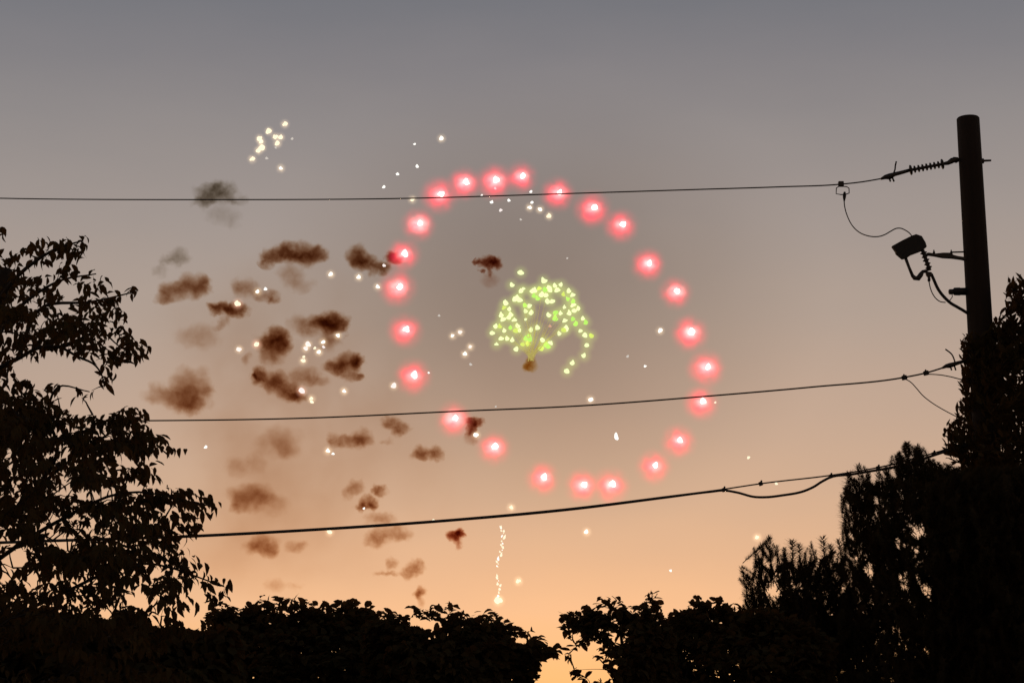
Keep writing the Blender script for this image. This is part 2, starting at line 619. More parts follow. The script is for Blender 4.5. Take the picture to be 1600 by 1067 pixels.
    for i in first:
        o = link(nm, proto_mesh(kind, int(var[i]), mat), None, crown)
        mw = Matrix(Rm[i].tolist()).to_4x4()
        mw = Matrix.Translation(locs[i] - rl) @ mw @ Matrix.Scale(float(sc[i]), 4)
        o.matrix_basis = mw
    for (x0, y0, x1, y1, w) in candles:
        a = P(x0, y0, Y0 + random.uniform(-.3, .3) * thick); b = P(x1, y1, a.y + random.uniform(-.05, .05))
        z = (b - a); L = z.length * 1.03; z.normalize()
        x = Vector((0, 1, 0)).cross(z).normalized(); y = z.cross(x)
        o = link("shoot", proto_mesh("shoot", random.randrange(3), mat), None, crown)
        s = w * 1.55 * a.y / F / 0.36
        mr = Matrix((x, y, z)).transposed().to_4x4()
        o.matrix_basis = Matrix.Translation(a - Vector(rl)) @ mr @ Matrix.Diagonal((s, s, L, 1))
    return root

# ------------------------------------------------------------------ trees
def blob(x, y, cx, cy, rx, ry):
    return np.exp(-(((x - cx) / rx) ** 2 + ((y - cy) / ry) ** 2))

left_poly = [(-140, 330), (-20, 345), (0, 352), (28, 354), (34, 364), (50, 361), (64, 360), (82, 373), (100, 373), (128, 367), (152, 377),
             (136, 386), (131, 402), (114, 406), (104, 400), (112, 416), (126, 425), (150, 420), (173, 414), (179, 434), (166, 440),
             (173, 453), (200, 446), (233, 453), (206, 472), (192, 480), (204, 498), (216, 516), (226, 526), (242, 550), (226, 566), (212, 575),
             (206, 588), (186, 582), (180, 592), (217, 611), (160, 607), (148, 580), (122, 562), (96, 552), (62, 560), (42, 568),
             (52, 588), (78, 594), (104, 588), (130, 590), (96, 604), (150, 610), (136, 626), (104, 630), (124, 650), (150, 644), (166, 634),
             (206, 634), (216, 631), (254, 640), (228, 652), (240, 664), (252, 682), (290, 698), (268, 728), (246, 722), (250, 750),
             (292, 764), (312, 758), (349, 786), (345, 815), (322, 806), (315, 830), (280, 842), (312, 852), (318, 880), (338, 900),
             (371, 904), (376, 920), (366, 936), (340, 944), (326, 958), (340, 975), (310, 1010), (300, 1080), (-140, 1080)]
left_holes = [(44, 578, 22, 14), (108, 452, 9, 8), (120, 486, 9, 6), (75, 424, 8, 8), (165, 774, 24, 9), (95, 842, 26, 10), (20, 868, 22, 10),
              (70, 826, 10, 8), (85, 815, 9, 9), (300, 972, 14, 9), (245, 968, 16, 8), (168, 958, 10, 7), (8, 898, 14, 8), (210, 760, 10, 9),
              (105, 612, 14, 8), (52, 905, 14, 8), (310, 925, 12, 12), (245, 893, 10, 6), (60, 945, 10, 6), (16, 722, 8, 8),
              (64, 500, 8, 9), (100, 702, 10, 6), (190, 718, 12, 7)]
def left_layers(x, y):
    d = np.full(np.shape(x), 0.26)
    d = d + 0.22 * blob(x, y, 0, 480, 50, 70) + 0.15 * blob(x, y, 130, 490, 60, 35) + 0.15 * blob(x, y, 185, 545, 40, 30)
    d = d + .4 * blob(x, y, 100, 603, 45, 14)
    d = d * np.where(x < -30, .35, 1) * np.where(y < 625, .62, 1)
    d = d + 0.15 * blob(x, y, 30, 670, 80, 50) + 0.12 * blob(x, y, 200, 690, 60, 40)
    d = d * np.where(y > 985, 0.3, 1)
    d = d * (1 + .85 * np.sin(x / 36 + 2.2 * np.sin(y / 21)) * np.sin(y / 11.5 + 1.3 * np.sin(x / 47)))   # layered sprays
    d = d * np.where((x > 30) & (x < 150) & (y > 548) & (y < 600), 0.25, 1)
    return np.clip(d, 0, 1)
plant("leafy_tree", "tall leafy tree with drooping pointed leaves and open branches filling the left edge", "tree",
      left_poly, 12.0, 1.5, M["leaf_broad"], "long", 0.074, 1230, 8, left_layers,
      [(-60, 1300), (-50, 1000), (-30, 760), (-20, 560), (10, 420)], 0.16, left_holes,
      [[(-30, 720, 0), (0, 575, 0), (28, 560, 0), (75, 541, -.1), (94, 543, -.1), (121, 557, -.1), (149, 571, -.1), (159, 586, -.1), (163, 602, -.1)],
       [(94, 543, -.1), (132, 527, -.1), (152, 517, -.1), (185, 540, 0)],
       [(-20, 560, 0), (30, 480, .3), (90, 440, .3), (150, 428, .2)],
       [(-10, 480, 0), (40, 420, -.2), (90, 388, -.2), (130, 376, -.2)],
       [(28, 560, 0), (70, 478, .2), (140, 472, .2), (215, 455, .2)],
       [(-40, 860, 0), (60, 760, .4), (150, 690, .4), (230, 645, .3)],
       [(-40, 900, 0), (80, 820, -.3), (190, 770, -.3), (330, 790, -.3)],
       [(-50, 1000, 0), (90, 930, .2), (220, 880, .2), (350, 915, .2)],
       [(60, 760, .4), (90, 700, .2), (75, 640, .2), (90, 605, .2), (140, 612, .2)],
       ],
      droop=0.75, n_parts=300, tol=4.0, spread=1.7, flat=0.25, rim_min=.7)

bushE = [(-150, 945), (40, 950), (100, 948), (150, 960), (210, 972), (280, 982), (330, 985), (352, 960), (380, 1000), (380, 1120), (-150, 1120)]
plant("leafy_bush", "solid dark bush below the leafy tree in the bottom left corner", "bush", bushE, 14.5, 0.8, M["leaf_bush"], "round", 0.13,
      1100, 8, lambda x, y: np.full(np.shape(x), 1.0), [(120, 1300), (115, 1080), (110, 1000)], 0.07, [], [], 0.5, 0,
      "dark bushes along the bottom of the view")

bushA = [(324, 962), (350, 943), (362, 948), (378, 948), (398, 942), (405, 929), (418, 929), (430, 937), (448, 934), (460, 926), (472, 936), (480, 933),
         (488, 945), (500, 931), (513, 943), (528, 938), (540, 941), (552, 935), (561, 947), (577, 944), (586, 958), (600, 975), (612, 1010), (615, 1120), (320, 1120)]
plant("leafy_bush", "rounded dark bush right of the leafy tree with a thin fringe of leaves on top", "bush", bushA, 17.0, 0.9, M["leaf_bush"], "round", 0.088,
      1500, 8, lambda x, y: np.clip(0.35 + (y - 945) / 30, 0, 1), [(470, 1300), (465, 1100), (462, 990)], 0.06,
      [(420, 962, 7, 4), (453, 957, 6, 4)], [], 0.35, 120, "dark bushes along the bottom of the view", rim_min=.9, tol=8.0, up=0.3)

bushB = [(570, 975), (592, 958), (600, 954), (618, 957), (632, 953), (645, 945), (651, 952), (661, 951), (674, 951), (684, 944), (708, 942), (720, 960), (735, 963),
         (744, 955), (758, 945), (778, 949), (774, 966), (797, 971), (816, 985), (830, 984), (848, 987), (836, 997), (852, 1001), (868, 1006), (878, 1015), (870, 1021),
         (852, 1021), (836, 1031), (842, 1046), (832, 1062), (832, 1120), (560, 1120)]
plant("leafy_bush", "low dark bush in the middle whose sparse leafy sprays reach toward the bright gap", "bush", bushB, 16.0, 0.8, M["leaf_bush"], "round", 0.088,
      1400, 8, lambda x, y: np.clip(0.22 + (y - 962 - np.maximum(0, (x - 760) * .45)) / 26, 0.16, 1), [(700, 1300), (700, 1110), (705, 1010)], 0.06,
      [(655, 972, 15, 8), (682, 978, 14, 6), (675, 996, 5, 8), (812, 1000, 12, 6), (700, 968, 8, 4)], [[(705, 1010, 0), (760, 1010, 0), (820, 1008, 0), (866, 1012, 0)]], 0.4, 150,
      "dark bushes along the bottom of the view", rim_min=.9, tol=8.0, up=0.2)

bushC = [(864, 957), (871, 948), (882, 950), (890, 957), (897, 949), (911, 951), (921, 944), (933, 943), (937, 932), (946, 924), (954, 934), (962, 934), (976, 933), (986, 947),
         (1000, 955), (1010, 930), (1013, 922), (1024, 919), (1033, 940), (1028, 962), (1040, 974), (1050, 985), (1060, 1120), (930, 1120), (918, 1072), (898, 1058), (890, 1048),
         (899, 1036), (884, 1030), (880, 1014), (896, 1010), (886, 992), (876, 975)]
plant("leafy_bush", "loose airy bush just right of the bright gap with sky glinting through it", "bush", bushC, 16.5, 0.7, M["leaf_bush"], "round", 0.082,
      700, 8, lambda x, y: np.clip(0.14 + 0.8 * np.clip((x - 955) / 40, 0, 1) * np.clip((y - 940) / 40, 0.2, 1) + .8 * blob(x, y, 925, 970, 25, 15), 0, 1),
      [(990, 1300), (985, 1110), (970, 990)], 0.05,
      [(905, 1022, 14, 9), (917, 1035, 9, 12), (940, 985, 5, 5), (965, 998, 8, 6), (930, 1005, 7, 5), (940, 1050, 8, 10), (950, 965, 5, 4), (900, 995, 6, 6), (925, 1060, 8, 6)],
      [[(985, 1100, 0), (960, 1050, 0), (920, 1045, 0), (892, 1048, 0)], [(970, 990, 0), (920, 975, 0), (872, 955, 0)]], 0.45, 180,
      "dark bushes along the bottom of the view", rim_min=.9, tol=8.0, up=0.15)

bushD = [(1034, 985), (1040, 974), (1045, 960), (1060, 956), (1070, 961), (1071, 938), (1085, 935), (1098, 928), (1110, 932), (1122, 929), (1136, 935), (1147, 947), (1168, 950),
         (1240, 960), (1300, 1000), (1310, 1120), (1020, 1120)]
plant("leafy_bush", "dense flat-topped dark bush between the airy bush and the pines", "bush", bushD, 17.5, 0.9, M["leaf_bush"], "round", 0.088,
      1250, 8, lambda x, y: np.clip(0.45 + (y - 950) / 25, 0, 1), [(1130, 1300), (1130, 1100), (1125, 990)], 0.06,
      [(1122, 975, 6, 3)], [], 0.35, 110, "dark bushes along the bottom of the view", rim_min=.9, tol=8.0, up=0.35)

pine1 = [(1153, 885), (1160, 880), (1168, 915), (1176, 880), (1182, 855), (1190, 870), (1199, 833), (1214, 850), (1226, 862), (1238, 838), (1250, 846), (1262, 866), (1268, 848),
         (1276, 862), (1285, 834), (1297, 850), (1308, 838), (1318, 850), (1335, 900), (1345, 960), (1350, 1120), (1150, 1120), (1160, 960), (1164, 930)]
plant("pine_tree", "small pine with separate upright candle shoots left of the taller pine", "tree", pine1, 20.0, 1.0, M["needle"], "shoot", 0.20,
      620, 3, lambda x, y: np.clip(0.25 + (y - 880) / 60, 0, 1), [(1250, 1300), (1250, 1050), (1245, 920)], 0.09,
      [(1203, 915, 10, 9)], [], 0, 160, "pines at the right edge", rim=34.0, rim_min=.08, candles=
      [(1169, 936, 1157, 881, 11), (1180, 950, 1166, 893, 18), (1190, 905, 1181, 855, 15), (1206, 890, 1200, 832, 14), (1216, 895, 1213, 848, 13), (1190, 880, 1192, 850, 9),
       (1238, 890, 1238, 839, 20), (1250, 890, 1249, 846, 16), (1267, 890, 1267, 848, 11), (1290, 890, 1285, 834, 18), (1302, 895, 1297, 846, 16), (1316, 890, 1310, 838, 15),
       (1228, 905, 1226, 860, 14), (1172, 975, 1166, 925, 16), (1204, 880, 1208, 846, 10)])

pine2 = [(1314, 785), (1318, 750), (1327, 733), (1335, 745), (1341, 722), (1352, 740), (1366, 742), (1374, 730), (1384, 724), (1392, 735), (1400, 708), (1410, 712), (1418, 688), (1428, 698), (1434, 691),
         (1442, 710), (1452, 716), (1460, 724), (1476, 730), (1495, 735), (1560, 730), (1640, 720), (1640, 1120), (1310, 1120), (1312, 960), (1316, 900), (1318, 835), (1322, 812)]
pine2_holes = [(1432, 828, 15, 7), (1404, 847, 10, 6), (1432, 860, 7, 13), (1358, 887, 9, 8), (1410, 906, 8, 14), (1449, 917, 10, 9), (1453, 936, 6, 6), (1335, 868, 9, 6), (1364, 780, 7, 8),
               (1398, 980, 7, 5), (1441, 1010, 8, 7), (1486, 1011, 5, 5), (1369, 745, 8, 6), (1394, 738, 7, 7), (1500, 1040, 5, 4), (1525, 1060, 6, 3)]
plant("pine_tree", "bushy pine with candle shoots in front of the wooden pole's foot", "tree", pine2, 19.2, 1.4, M["needle"], "shoot", 0.20,
      1700, 6, lambda x, y: np.clip(0.6 + (x - 1440) / 90 - .25 * blob(x, y, 1430, 900, 60, 120), 0.4, 1), [(1490, 1300), (1488, 1000), (1470, 800)], 0.07,
      pine2_holes, [], 0, 300, "pines at the right edge", rim=34.0, rim_min=.08, candles=
      [(1336, 800, 1334, 752, 17), (1362, 800, 1362, 752, 18), (1395, 790, 1394, 742, 17), (1328, 790, 1327, 733, 18), (1343, 775, 1341, 722, 15), (1352, 790, 1353, 740, 16), (1404, 760, 1401, 706, 17), (1420, 740, 1418, 687, 16), (1432, 745, 1433, 691, 15), (1442, 755, 1442, 712, 14),
       (1384, 770, 1385, 725, 15), (1374, 780, 1372, 734, 14), (1322, 830, 1317, 780, 16), (1456, 760, 1458, 716, 12), (1410, 735, 1409, 710, 12), (1326, 850, 1319, 812, 15)])

tall = [(1474, 700), (1480, 664), (1494, 654), (1497, 640), (1500, 628), (1508, 616), (1500, 598), (1508, 575), (1502, 548), (1507, 522), (1540, 520), (1552, 507), (1558, 494), (1568, 488), (1578, 490),
        (1572, 466), (1573, 444), (1584, 430), (1600, 432), (1680, 400), (1720, 420), (1720, 1120), (1450, 1120), (1462, 800), (1472, 735), (1486, 722)]
plant("evergreen_tree", "tall dense dark tree with small pointed leaves behind the wooden pole", "tree", tall, 21.1, 1.5, M["leaf_broad"], "narrow", 0.13,
      2700, 10, lambda x, y: np.clip(0.8 + (y - 520) / 80, 0.7, 1), [(1620, 1350), (1620, 1000), (1615, 560)], 0.18,
      [(1493, 737, 7, 5)], [], 0.1, 260, None, up=0.35, tol=6.0, rim_min=1.0)

# ------------------------------------------------------------------ utility pole and line hardware
YP = 21.0
top = P(1512.5, 186, YP); p2 = P(1532.0, 520, YP)
dirp = (top - p2) / (top.z - p2.z)
basep = p2 + dirp * (-0.3 - p2.z)
pole = empty("utility_pole", (basep.x, basep.y, 0))
tag(pole, "tall round wooden utility pole rising above the trees at the right", "utility pole")
rt = 18.4 * YP / F
npz = 14
pts = [basep + (top - basep) * (i / npz) for i in range(npz + 1)]
rad = [rt * (1.32 - 0.32 * i / npz) for i in range(npz + 1)]
pts += [top + Vector((0, 0, 0.012))]
rad += [rt * 0.93]
tube("shaft", pts, rad, M["pole"], pole, 28)
def pole_at(py):
    a = (py - 186) / (520 - 186)
    return top + (p2 - top) * a

YH = YP - 0.02
def W(pl, Y=YH):
    return [P(x, y, Y) for x, y in pl]
PX = YP / F        # metres per photo pixel at the pole

# through bolt with washer and nut, seen on the right side
bolt = empty("through_bolt", P(1535, 252, YP)); tag(bolt, "short steel bolt end sticking out of the pole's right side near its top", "bolt")
lathe("rod", P(1524, 252, YP), P(1548.5, 251, YP), [(0, .016), (1, .012)], M["metal"], bolt, 8)
lathe("nut", P(1531, 252, YP), P(1537, 251.8, YP), [(0, .03), (1, .03)], M["metal"], bolt, 6)

# dead-end insulator of the top line
ins = empty("strain_insulator", P(1448, 261, YH))
tag(ins, "ribbed strain insulator joining the top line to the pole", "insulator")
a, b = P(1420, 266.5, YH), P(1476, 256, YH)
prof = [(0, .016)]
ns = 9
for i in range(ns):
    t = 0.06 + 0.88 * i / (ns - 1)
    rr = .060 if i in (0, ns - 1) else .043
    prof += [(t - .030, .017), (t - .012, rr), (t + .010, rr * .92), (t + .022, .017)]
prof += [(1, .016)]
lathe("ribbed_core", a, b, prof, M["polymer"], ins, 16)
tube("end_fitting", W([(1474, 256.3), (1481, 255), (1487, 251.5), (1491, 250), (1499, 249.5)]), [.018, .024, .034, .030, .014], M["metal"], ins, 8)
tube("eye_link", W([(1486, 252), (1490, 246.5), (1496, 247), (1500, 251), (1494, 254), (1487, 252)]), .009, M["metal"], ins, 6)
clampT = empty("dead_end_clamp", P(1398, 273, YH)); tag(clampT, "dark dead-end clamp gripping the top line beside the ribbed insulator", "clamp")
tube("body", W([(1376, 280), (1383, 277), (1390, 276), (1398, 272.5), (1408, 270), (1421, 266.3)]), [.012, .026, .036, .024, .022, .02], M["metal"], clampT, 8)
for x in (1388.5, 1394):
    tube("clamp_bolt", W([(x, 277), (x + 3, 284)]), .010, M["metal"], clampT, 6)
tube("wire_tail", W([(1396, 272), (1398.5, 265), (1399, 259), (1400.5, 252.5)]), .009, M["wire"], clampT, 6)

# fuse cutout hanging from its bracket
cut = empty("fuse_cutout", P(1446, 398, YH)); tag(cut, "tilted fuse cutout with a dark hood on an arm left of the pole", "fuse cutout")
YC = YH - 0.05
hood = slab("hood", [(1394, 384.3), (1399.5, 392), (1401, 396), (1410.5, 404), (1417, 402.6), (1424, 397.5), (1434.5, 393.6), (1441, 391), (1448.3, 385.3),
              (1446.5, 379), (1440.5, 368.8), (1431.5, 365.8), (1424, 368.5), (1409, 376)], YC, 0.06, M["sleeve"], cut, .002)
tube("fuse_tube", W([(1414.5, 402), (1420, 417), (1426.5, 432.5)], YC), [.019, .017, .02], M["polymer"], cut, 10)
tube("lower_contact", W([(1425, 430), (1429, 434.5), (1434.5, 435), (1439, 429), (1442, 424.5), (1449, 423.5)], YC), [.018, .026, .03, .028, .02, .022], M["metal"], cut, 8)
prof = [(0, .022)]
for i in range(5):
    t = .14 + .72 * i / 4
    prof += [(t - .05, .021), (t - .015, .040 if i % 2 == 0 else .036), (t + .015, .038), (t + .05, .021)]
prof += [(1, .022)]
lathe("ribbed_insulator", P(1441.5, 391, YC), P(1452.6, 422.5, YC), prof, M["polymer"], cut, 14)
slab("bottom_fitting", [(1447, 424), (1456, 425), (1457, 430), (1452, 434), (1448, 429)], YC, .05, M["metal"], cut, .004)
arm = empty("cutout_bracket", P(1478, 398, YH)); tag(arm, "steel arm holding the fuse cutout off the pole", "bracket")
slab("arm", [(1444, 397.5), (1450, 394.5), (1462, 396), (1474, 394.7), (1487, 394.8), (1489.5, 398), (1497, 400), (1512, 402), (1513, 407.5), (1503, 405), (1488, 403), (1474, 402.3), (1460, 399.5), (1452, 398.5)],
     YH, .05, M["metal"], arm, .003)
tube("upper_rod", W([(1485, 394.3), (1514, 393.5)]), .010, M["metal"], arm, 6)
for x in (1459.5, 1486.6):
    lathe("bolt", P(x, 397, YH), P(x - .4, 390.5, YH), [(0, .014), (.5, .014), (.55, .009), (1, .006)], M["metal"], arm, 8)
cab = tube("riser_cable", spline(W([(1455, 428), (1459, 437), (1466, 452), (1472, 460.5), (1478, 467), (1486, 474), (1495, 479.3), (1504, 484.5), (1516, 492)]), 6),
           .0175, M["sleeve"], None, 8)
tag(cab, "thick dark cable curving from the cutout's foot into the pole", "cable")
lead = empty("ground_lead", P(1452, 437, YC)); tag(lead, "thin looped wire hanging from the cutout beside the thick cable", "wire")
lathe("connector", P(1452, 433, YC), P(1451.3, 440.5, YC), [(0, .010), (.3, .017), (.8, .017), (1, .006)], M["sleeve"], lead, 8)
tube("strand", spline(W([(1451.4, 439), (1453.8, 450.5), (1457.5, 459.5), (1463, 467), (1469, 471.2), (1477.5, 472.6)], YH - .03), 6), .006, M["wire"], lead, 6)

arr = empty("pole_insulator", P(1496, 455.5, YP)); tag(arr, "stubby dark insulator jutting from the pole below the cutout arm", "insulator")
lathe("body", P(1489.5, 455.5, YP), P(1518, 455.5, YP), [(0, .032), (.05, .044), (.35, .046), (.4, .042), (1, .045)], M["sleeve"], arr, 14)
lathe("cap", P(1482.5, 456.2, YP), P(1491.5, 455.7, YP), [(0, .024), (.15, .031), (.8, .030), (1, .022)], M["metal"], arr, 12)
tube("tail_wire", W([(1487.5, 459), (1488, 464), (1484.5, 469), (1480, 470.5)]), .005, M["wire"], arr, 6)

# ---- line 1 (top conductor)
def depth_line(px):
    """the span runs almost square to the view, a little farther away toward the left"""
    return YP - 0.02 + (1500 - px) * 0.0022
def line_pts(pl, n=10):
    return spline([P(x, y, depth_line(x)) for x, y in pl], n)
top_line = tube("power_line", line_pts([(-900, 268), (-500, 292), (-200, 304), (0, 310), (330, 312.2), (645, 310), (885, 302.8), (1100, 296), (1220, 292.2), (1313, 288.2), (1348, 284.3), (1379, 279)]), .0080, M["wire"], None, 8)
tag(top_line, "thin top power line crossing the whole sky in front of the red ring", "power line", "power lines on the pole")

tapc = empty("tap_clamp", P(1314, 288, depth_line(1314))); tag(tapc, "boxy tap clamp with a small wire loop on the top line", "clamp")
Yt = depth_line(1314)
block("jaw", P(1314, 287.8, Yt), (.062, .05, .058), M["metal"], tapc)
tube("bail", W([(1311.5, 291), (1306.8, 294), (1306.5, 303), (1314, 304.3), (1321, 304), (1326.8, 302), (1326.6, 294.5), (1323, 292), (1317, 291.5)], Yt), .0065, M["metal"], tapc, 6)
lathe("connector", P(1319.8, 300, Yt), P(1319, 315, Yt), [(0, .010), (.3, .021), (.6, .018), (1, .007)], M["sleeve"], tapc, 8)
jp = [(1319, 312), (1319.2, 318), (1323.8, 337.3), (1335.3, 357), (1344, 364), (1355, 368.4), (1365, 370), (1374.6, 369.4), (1383, 366.5), (1391, 361.9), (1400.9, 357), (1408, 357), (1414, 359.6), (1420, 363.5), (1425, 369)]
tag(tube("jumper_wire", spline([P(x, y, Yt + (YC - Yt) * (x - 1319) / 106) for x, y in jp], 5), .0068, M["wire"], None, 6),
    "thin S-curved jumper wire from the top line to the hooded cutout", "wire")

# ---- line 2
l2 = tube("power_line", line_pts([(-700, 622), (-300, 645), (0, 656), (240, 657), (480, 653), (720, 642.2), (900, 634.3), (1118, 617.8), (1270, 604.5), (1413, 589.5), (1447, 582.5), (1475, 574)]), .0095, M["wire"], None, 8)
tag(l2, "middle power line running from behind the leafy tree to the pole", "power line", "power lines on the pole")
cl2 = empty("dead_end_clamp", P(1487, 569, YH)); tag(cl2, "dead-end clamp with a stiff wire tail holding the middle line", "clamp")
tube("body", W([(1472, 575), (1478, 572), (1484, 571), (1492, 568.5), (1502, 565.5), (1516, 562)]), [.012, .022, .03, .024, .02, .022], M["metal"], cl2, 8)
for x in (1484.5, 1491):
    tube("clamp_bolt", W([(x, 571), (x + 2.5, 578.5)]), .009, M["metal"], cl2, 6)
tube("wire_tail", spline(W([(1492.5, 567), (1491, 562), (1487, 553.5), (1482, 549), (1477, 545.5)]), 4), .008, M["wire"], cl2, 6)
for (x, y, lab) in ((1413, 590, "small square clamp on the middle line, farther from the pole"), (1447, 582.8, "small square clamp on the middle line, nearer the pole")):
    c = empty("line_clamp", P(x, y, depth_line(x))); tag(c, lab, "clamp", "small clamps on the middle line")
    block("jaw", P(x, y, depth_line(x)), (.056, .046, .048), M["sleeve"], c, Matrix.Rotation(R(-12), 3, 'Y'))
    lathe("bolt", P(x, y, depth_line(x)), P(x - 1, y - 5.6, depth_line(x)), [(0, .010), (.8, .010), (1, .006)], M["metal"], c, 6)
tag(tube("service_wire", spline([P(x, y, depth_line(x) - .05) for x, y in [(1413, 591), (1423, 597), (1432, 606.5), (1441, 617), (1456, 629), (1474, 640), (1490, 648.5), (1514, 660)]], 5), .0062, M["wire"], None, 6),
    "thin wire drooping from the middle line down toward the trees", "wire")
tag(tube("jumper_wire", spline([P(x, y, depth_line(x) - .04) for x, y in [(1447, 584.5), (1458, 584.8), (1470, 585.8), (1485, 588.5), (1503, 592.8), (1518, 594)]], 5), .0068, M["wire"], None, 6),
    "short wire arching from the middle line's clamp to the pole", "wire")

# ---- line 3: messenger strand with a lashed cable
m3 = [(-700, 835), (-300, 845), (0, 846), (56, 844), (300, 836), (500, 825.3), (700, 811.5), (900, 793), (1040, 775.6), (1131, 764), (1189, 755.3), (1297, 742.5), (1340, 736), (1400, 724), (1440, 713), (1475, 703), (1518, 690)]
tag(tube("messenger_line", line_pts(m3), .0085, M["wire"], None, 8), "lowest line's straight upper strand running to the pole", "power line", "power lines on the pole")
c3 = [(-700, 837), (-300, 847), (0, 848), (56, 846), (300, 838), (500, 827.2), (700, 813.3), (900, 794.8), (1040, 777), (1110, 768), (1131, 766), (1151, 769), (1178.7, 776), (1200, 776.3), (1221, 773.8), (1257.5, 766.5), (1272, 760), (1283.7, 752.5), (1297.8, 745.3),
      (1330, 741), (1360, 736), (1400, 729), (1440, 717.5), (1475, 706), (1518, 694)]
tag(tube("service_cable", spline([P(x, y, depth_line(x) - .03) for x, y in c3], 8), .0145, M["sleeve"], None, 8), "thicker lowest cable lashed under its strand, sagging loose near the pines", "cable")
for (x, y, lab) in ((1131, 765, "dark clamp on the lowest line where the cable sags away"), (1188.6, 755.5, "small clamp on the lowest strand above the sagging cable"),
                    (1298, 744, "dark clamp on the lowest line where the cable joins again"), (1372, 731, "dark clamp on the lowest line in front of the pine tops"),
                    (1459, 709, "clamp on the lowest line close to the pole")):
    c = empty("line_clamp", P(x, y, depth_line(x) - .015)); tag(c, lab, "clamp", "clamps on the lowest line")
    block("jaw", P(x, y, depth_line(x) - .015), (.042, .05, .044), M["sleeve"], c, Matrix.Rotation(R(-20), 3, 'Y'))
    lathe("bolt", P(x, y, depth_line(x) - .015), P(x + 1.5, y - 5.5, depth_line(x) - .015), [(0, .011), (.85, .011), (1, .006)], M["metal"], c, 6)

# ------------------------------------------------------------------ fireworks
YF = 300.0
MP = YF / F            # metres per pixel at the fireworks

def emission(name, col, strength):
    m = bpy.data.materials.new(name)
    m.use_nodes = True
    t = m.node_tree; t.nodes.clear()
    out = t.nodes.new("ShaderNodeOutputMaterial")
    e = t.nodes.new("ShaderNodeEmission")
    e.inputs["Color"].default_value = (*col, 1)
    e.inputs["Strength"].default_value = strength
    t.links.new(e.outputs[0], out.inputs["Surface"])
    m.cycles.emission_sampling = 'NONE'
    return m

def glow_mat(name, col, peak, radius, absorb=None, depth=0.0, noise=0.0, power=1.0, nscale=2.2):
    """burning gas round a star: thin air that gives off light, thinning outward. radius in metres (world),
    object space is the unit sphere."""
    m = bpy.data.materials.new(name)
    m.use_nodes = True
    t = m.node_tree; t.nodes.clear()
    out = t.nodes.new("ShaderNodeOutputMaterial")
    co = t.nodes.new("ShaderNodeTexCoord")
    ln = t.nodes.new("ShaderNodeVectorMath"); ln.operation = 'LENGTH'
    src = co.outputs["Object"]
    t.links.new(src, ln.inputs[0])
    inv = t.nodes.new("ShaderNodeMath"); inv.operation = 'SUBTRACT'; inv.use_clamp = True
    inv.inputs[0].default_value = 1.0
    t.links.new(ln.outputs["Value"], inv.inputs[1])
    pw = t.nodes.new("ShaderNodeMath"); pw.operation = 'POWER'
    pw.inputs[1].default_value = power
    t.links.new(inv.outputs[0], pw.inputs[0])
    fac = pw.outputs[0]
    if noise:
        oi = t.nodes.new("ShaderNodeObjectInfo")
        n = t.nodes.new("ShaderNodeTexNoise"); n.noise_dimensions = '4D'
        n.inputs["Scale"].default_value = nscale
        n.inputs["Detail"].default_value = 3
        t.links.new(src, n.inputs["Vector"])
        w = t.nodes.new("ShaderNodeMath"); w.operation = 'MULTIPLY'; w.inputs[1].default_value = 37.0
        t.links.new(oi.outputs["Random"], w.inputs[0])
        t.links.new(w.outputs[0], n.inputs["W"])
        mr = t.nodes.new("ShaderNodeMapRange")
        mr.inputs["From Min"].default_value = 0.35; mr.inputs["From Max"].default_value = 0.65
        mr.inputs["To Min"].default_value = 1 - noise; mr.inputs["To Max"].default_value = 1 + noise
        t.links.new(n.outputs["Fac"], mr.inputs["Value"])
        mu = t.nodes.new("ShaderNodeMath"); mu.operation = 'MULTIPLY'
        t.links.new(fac, mu.inputs[0]); t.links.new(mr.outputs[0], mu.inputs[1])
        fac = mu.outputs[0]
    integral = 2.0 * radius / (power + 1.0)
    e = t.nodes.new("ShaderNodeEmission")
    e.inputs["Color"].default_value = (*col, 1)
    s = t.nodes.new("ShaderNodeMath"); s.operation = 'MULTIPLY'
    s.inputs[1].default_value = peak / integral
    t.links.new(fac, s.inputs[0]); t.links.new(s.outputs[0], e.inputs["Strength"])
    res = e.outputs[0]
    if absorb:
        ab = t.nodes.new("ShaderNodeVolumeAbsorption")
        ab.inputs["Color"].default_value = (*absorb, 1)
        s2 = t.nodes.new("ShaderNodeMath"); s2.operation = 'MULTIPLY'
        s2.inputs[1].default_value = depth / integral
        t.links.new(fac, s2.inputs[0]); t.links.new(s2.outputs[0], ab.inputs["Density"])
        ad = t.nodes.new("ShaderNodeAddShader")
        t.links.new(res, ad.inputs[0]); t.links.new(ab.outputs[0], ad.inputs[1])
        res = ad.outputs[0]
    t.links.new(res, out.inputs["Volume"])
    return m

def ico(sub):
    bm = bmesh.new()
    bmesh.ops.create_icosphere(bm, subdivisions=sub, radius=1.0)
    return bm

def core_mesh(name, seed, mat, tear=0.35):
    """small uneven burning pellet, a little pointed upward"""
    bm = ico(2)
    r = random.Random(seed)
    ph = [r.uniform(0, 6.28) for _ in range(4)]
    for v in bm.verts:
        c = v.co.copy()
        k = 1 + .2 * math.sin(3.6 * c.x + ph[0]) + .2 * math.sin(3 * c.z + 2 * c.y + ph[1]) + .1 * math.sin(5 * c.x - 3 * c.z + ph[2])
        if c.z > 0:
            c.x *= 1 - tear * c.z; c.y *= 1 - tear * c.z; c.z *= 1.12
        else:
            c.z *= 0.78
        v.co = c * k
    m = bpy.data.meshes.new(name); bm.to_mesh(m); bm.free()
    m.polygons.foreach_set("use_smooth", [True] * len(m.polygons))
    m.materials.append(mat)
    return m

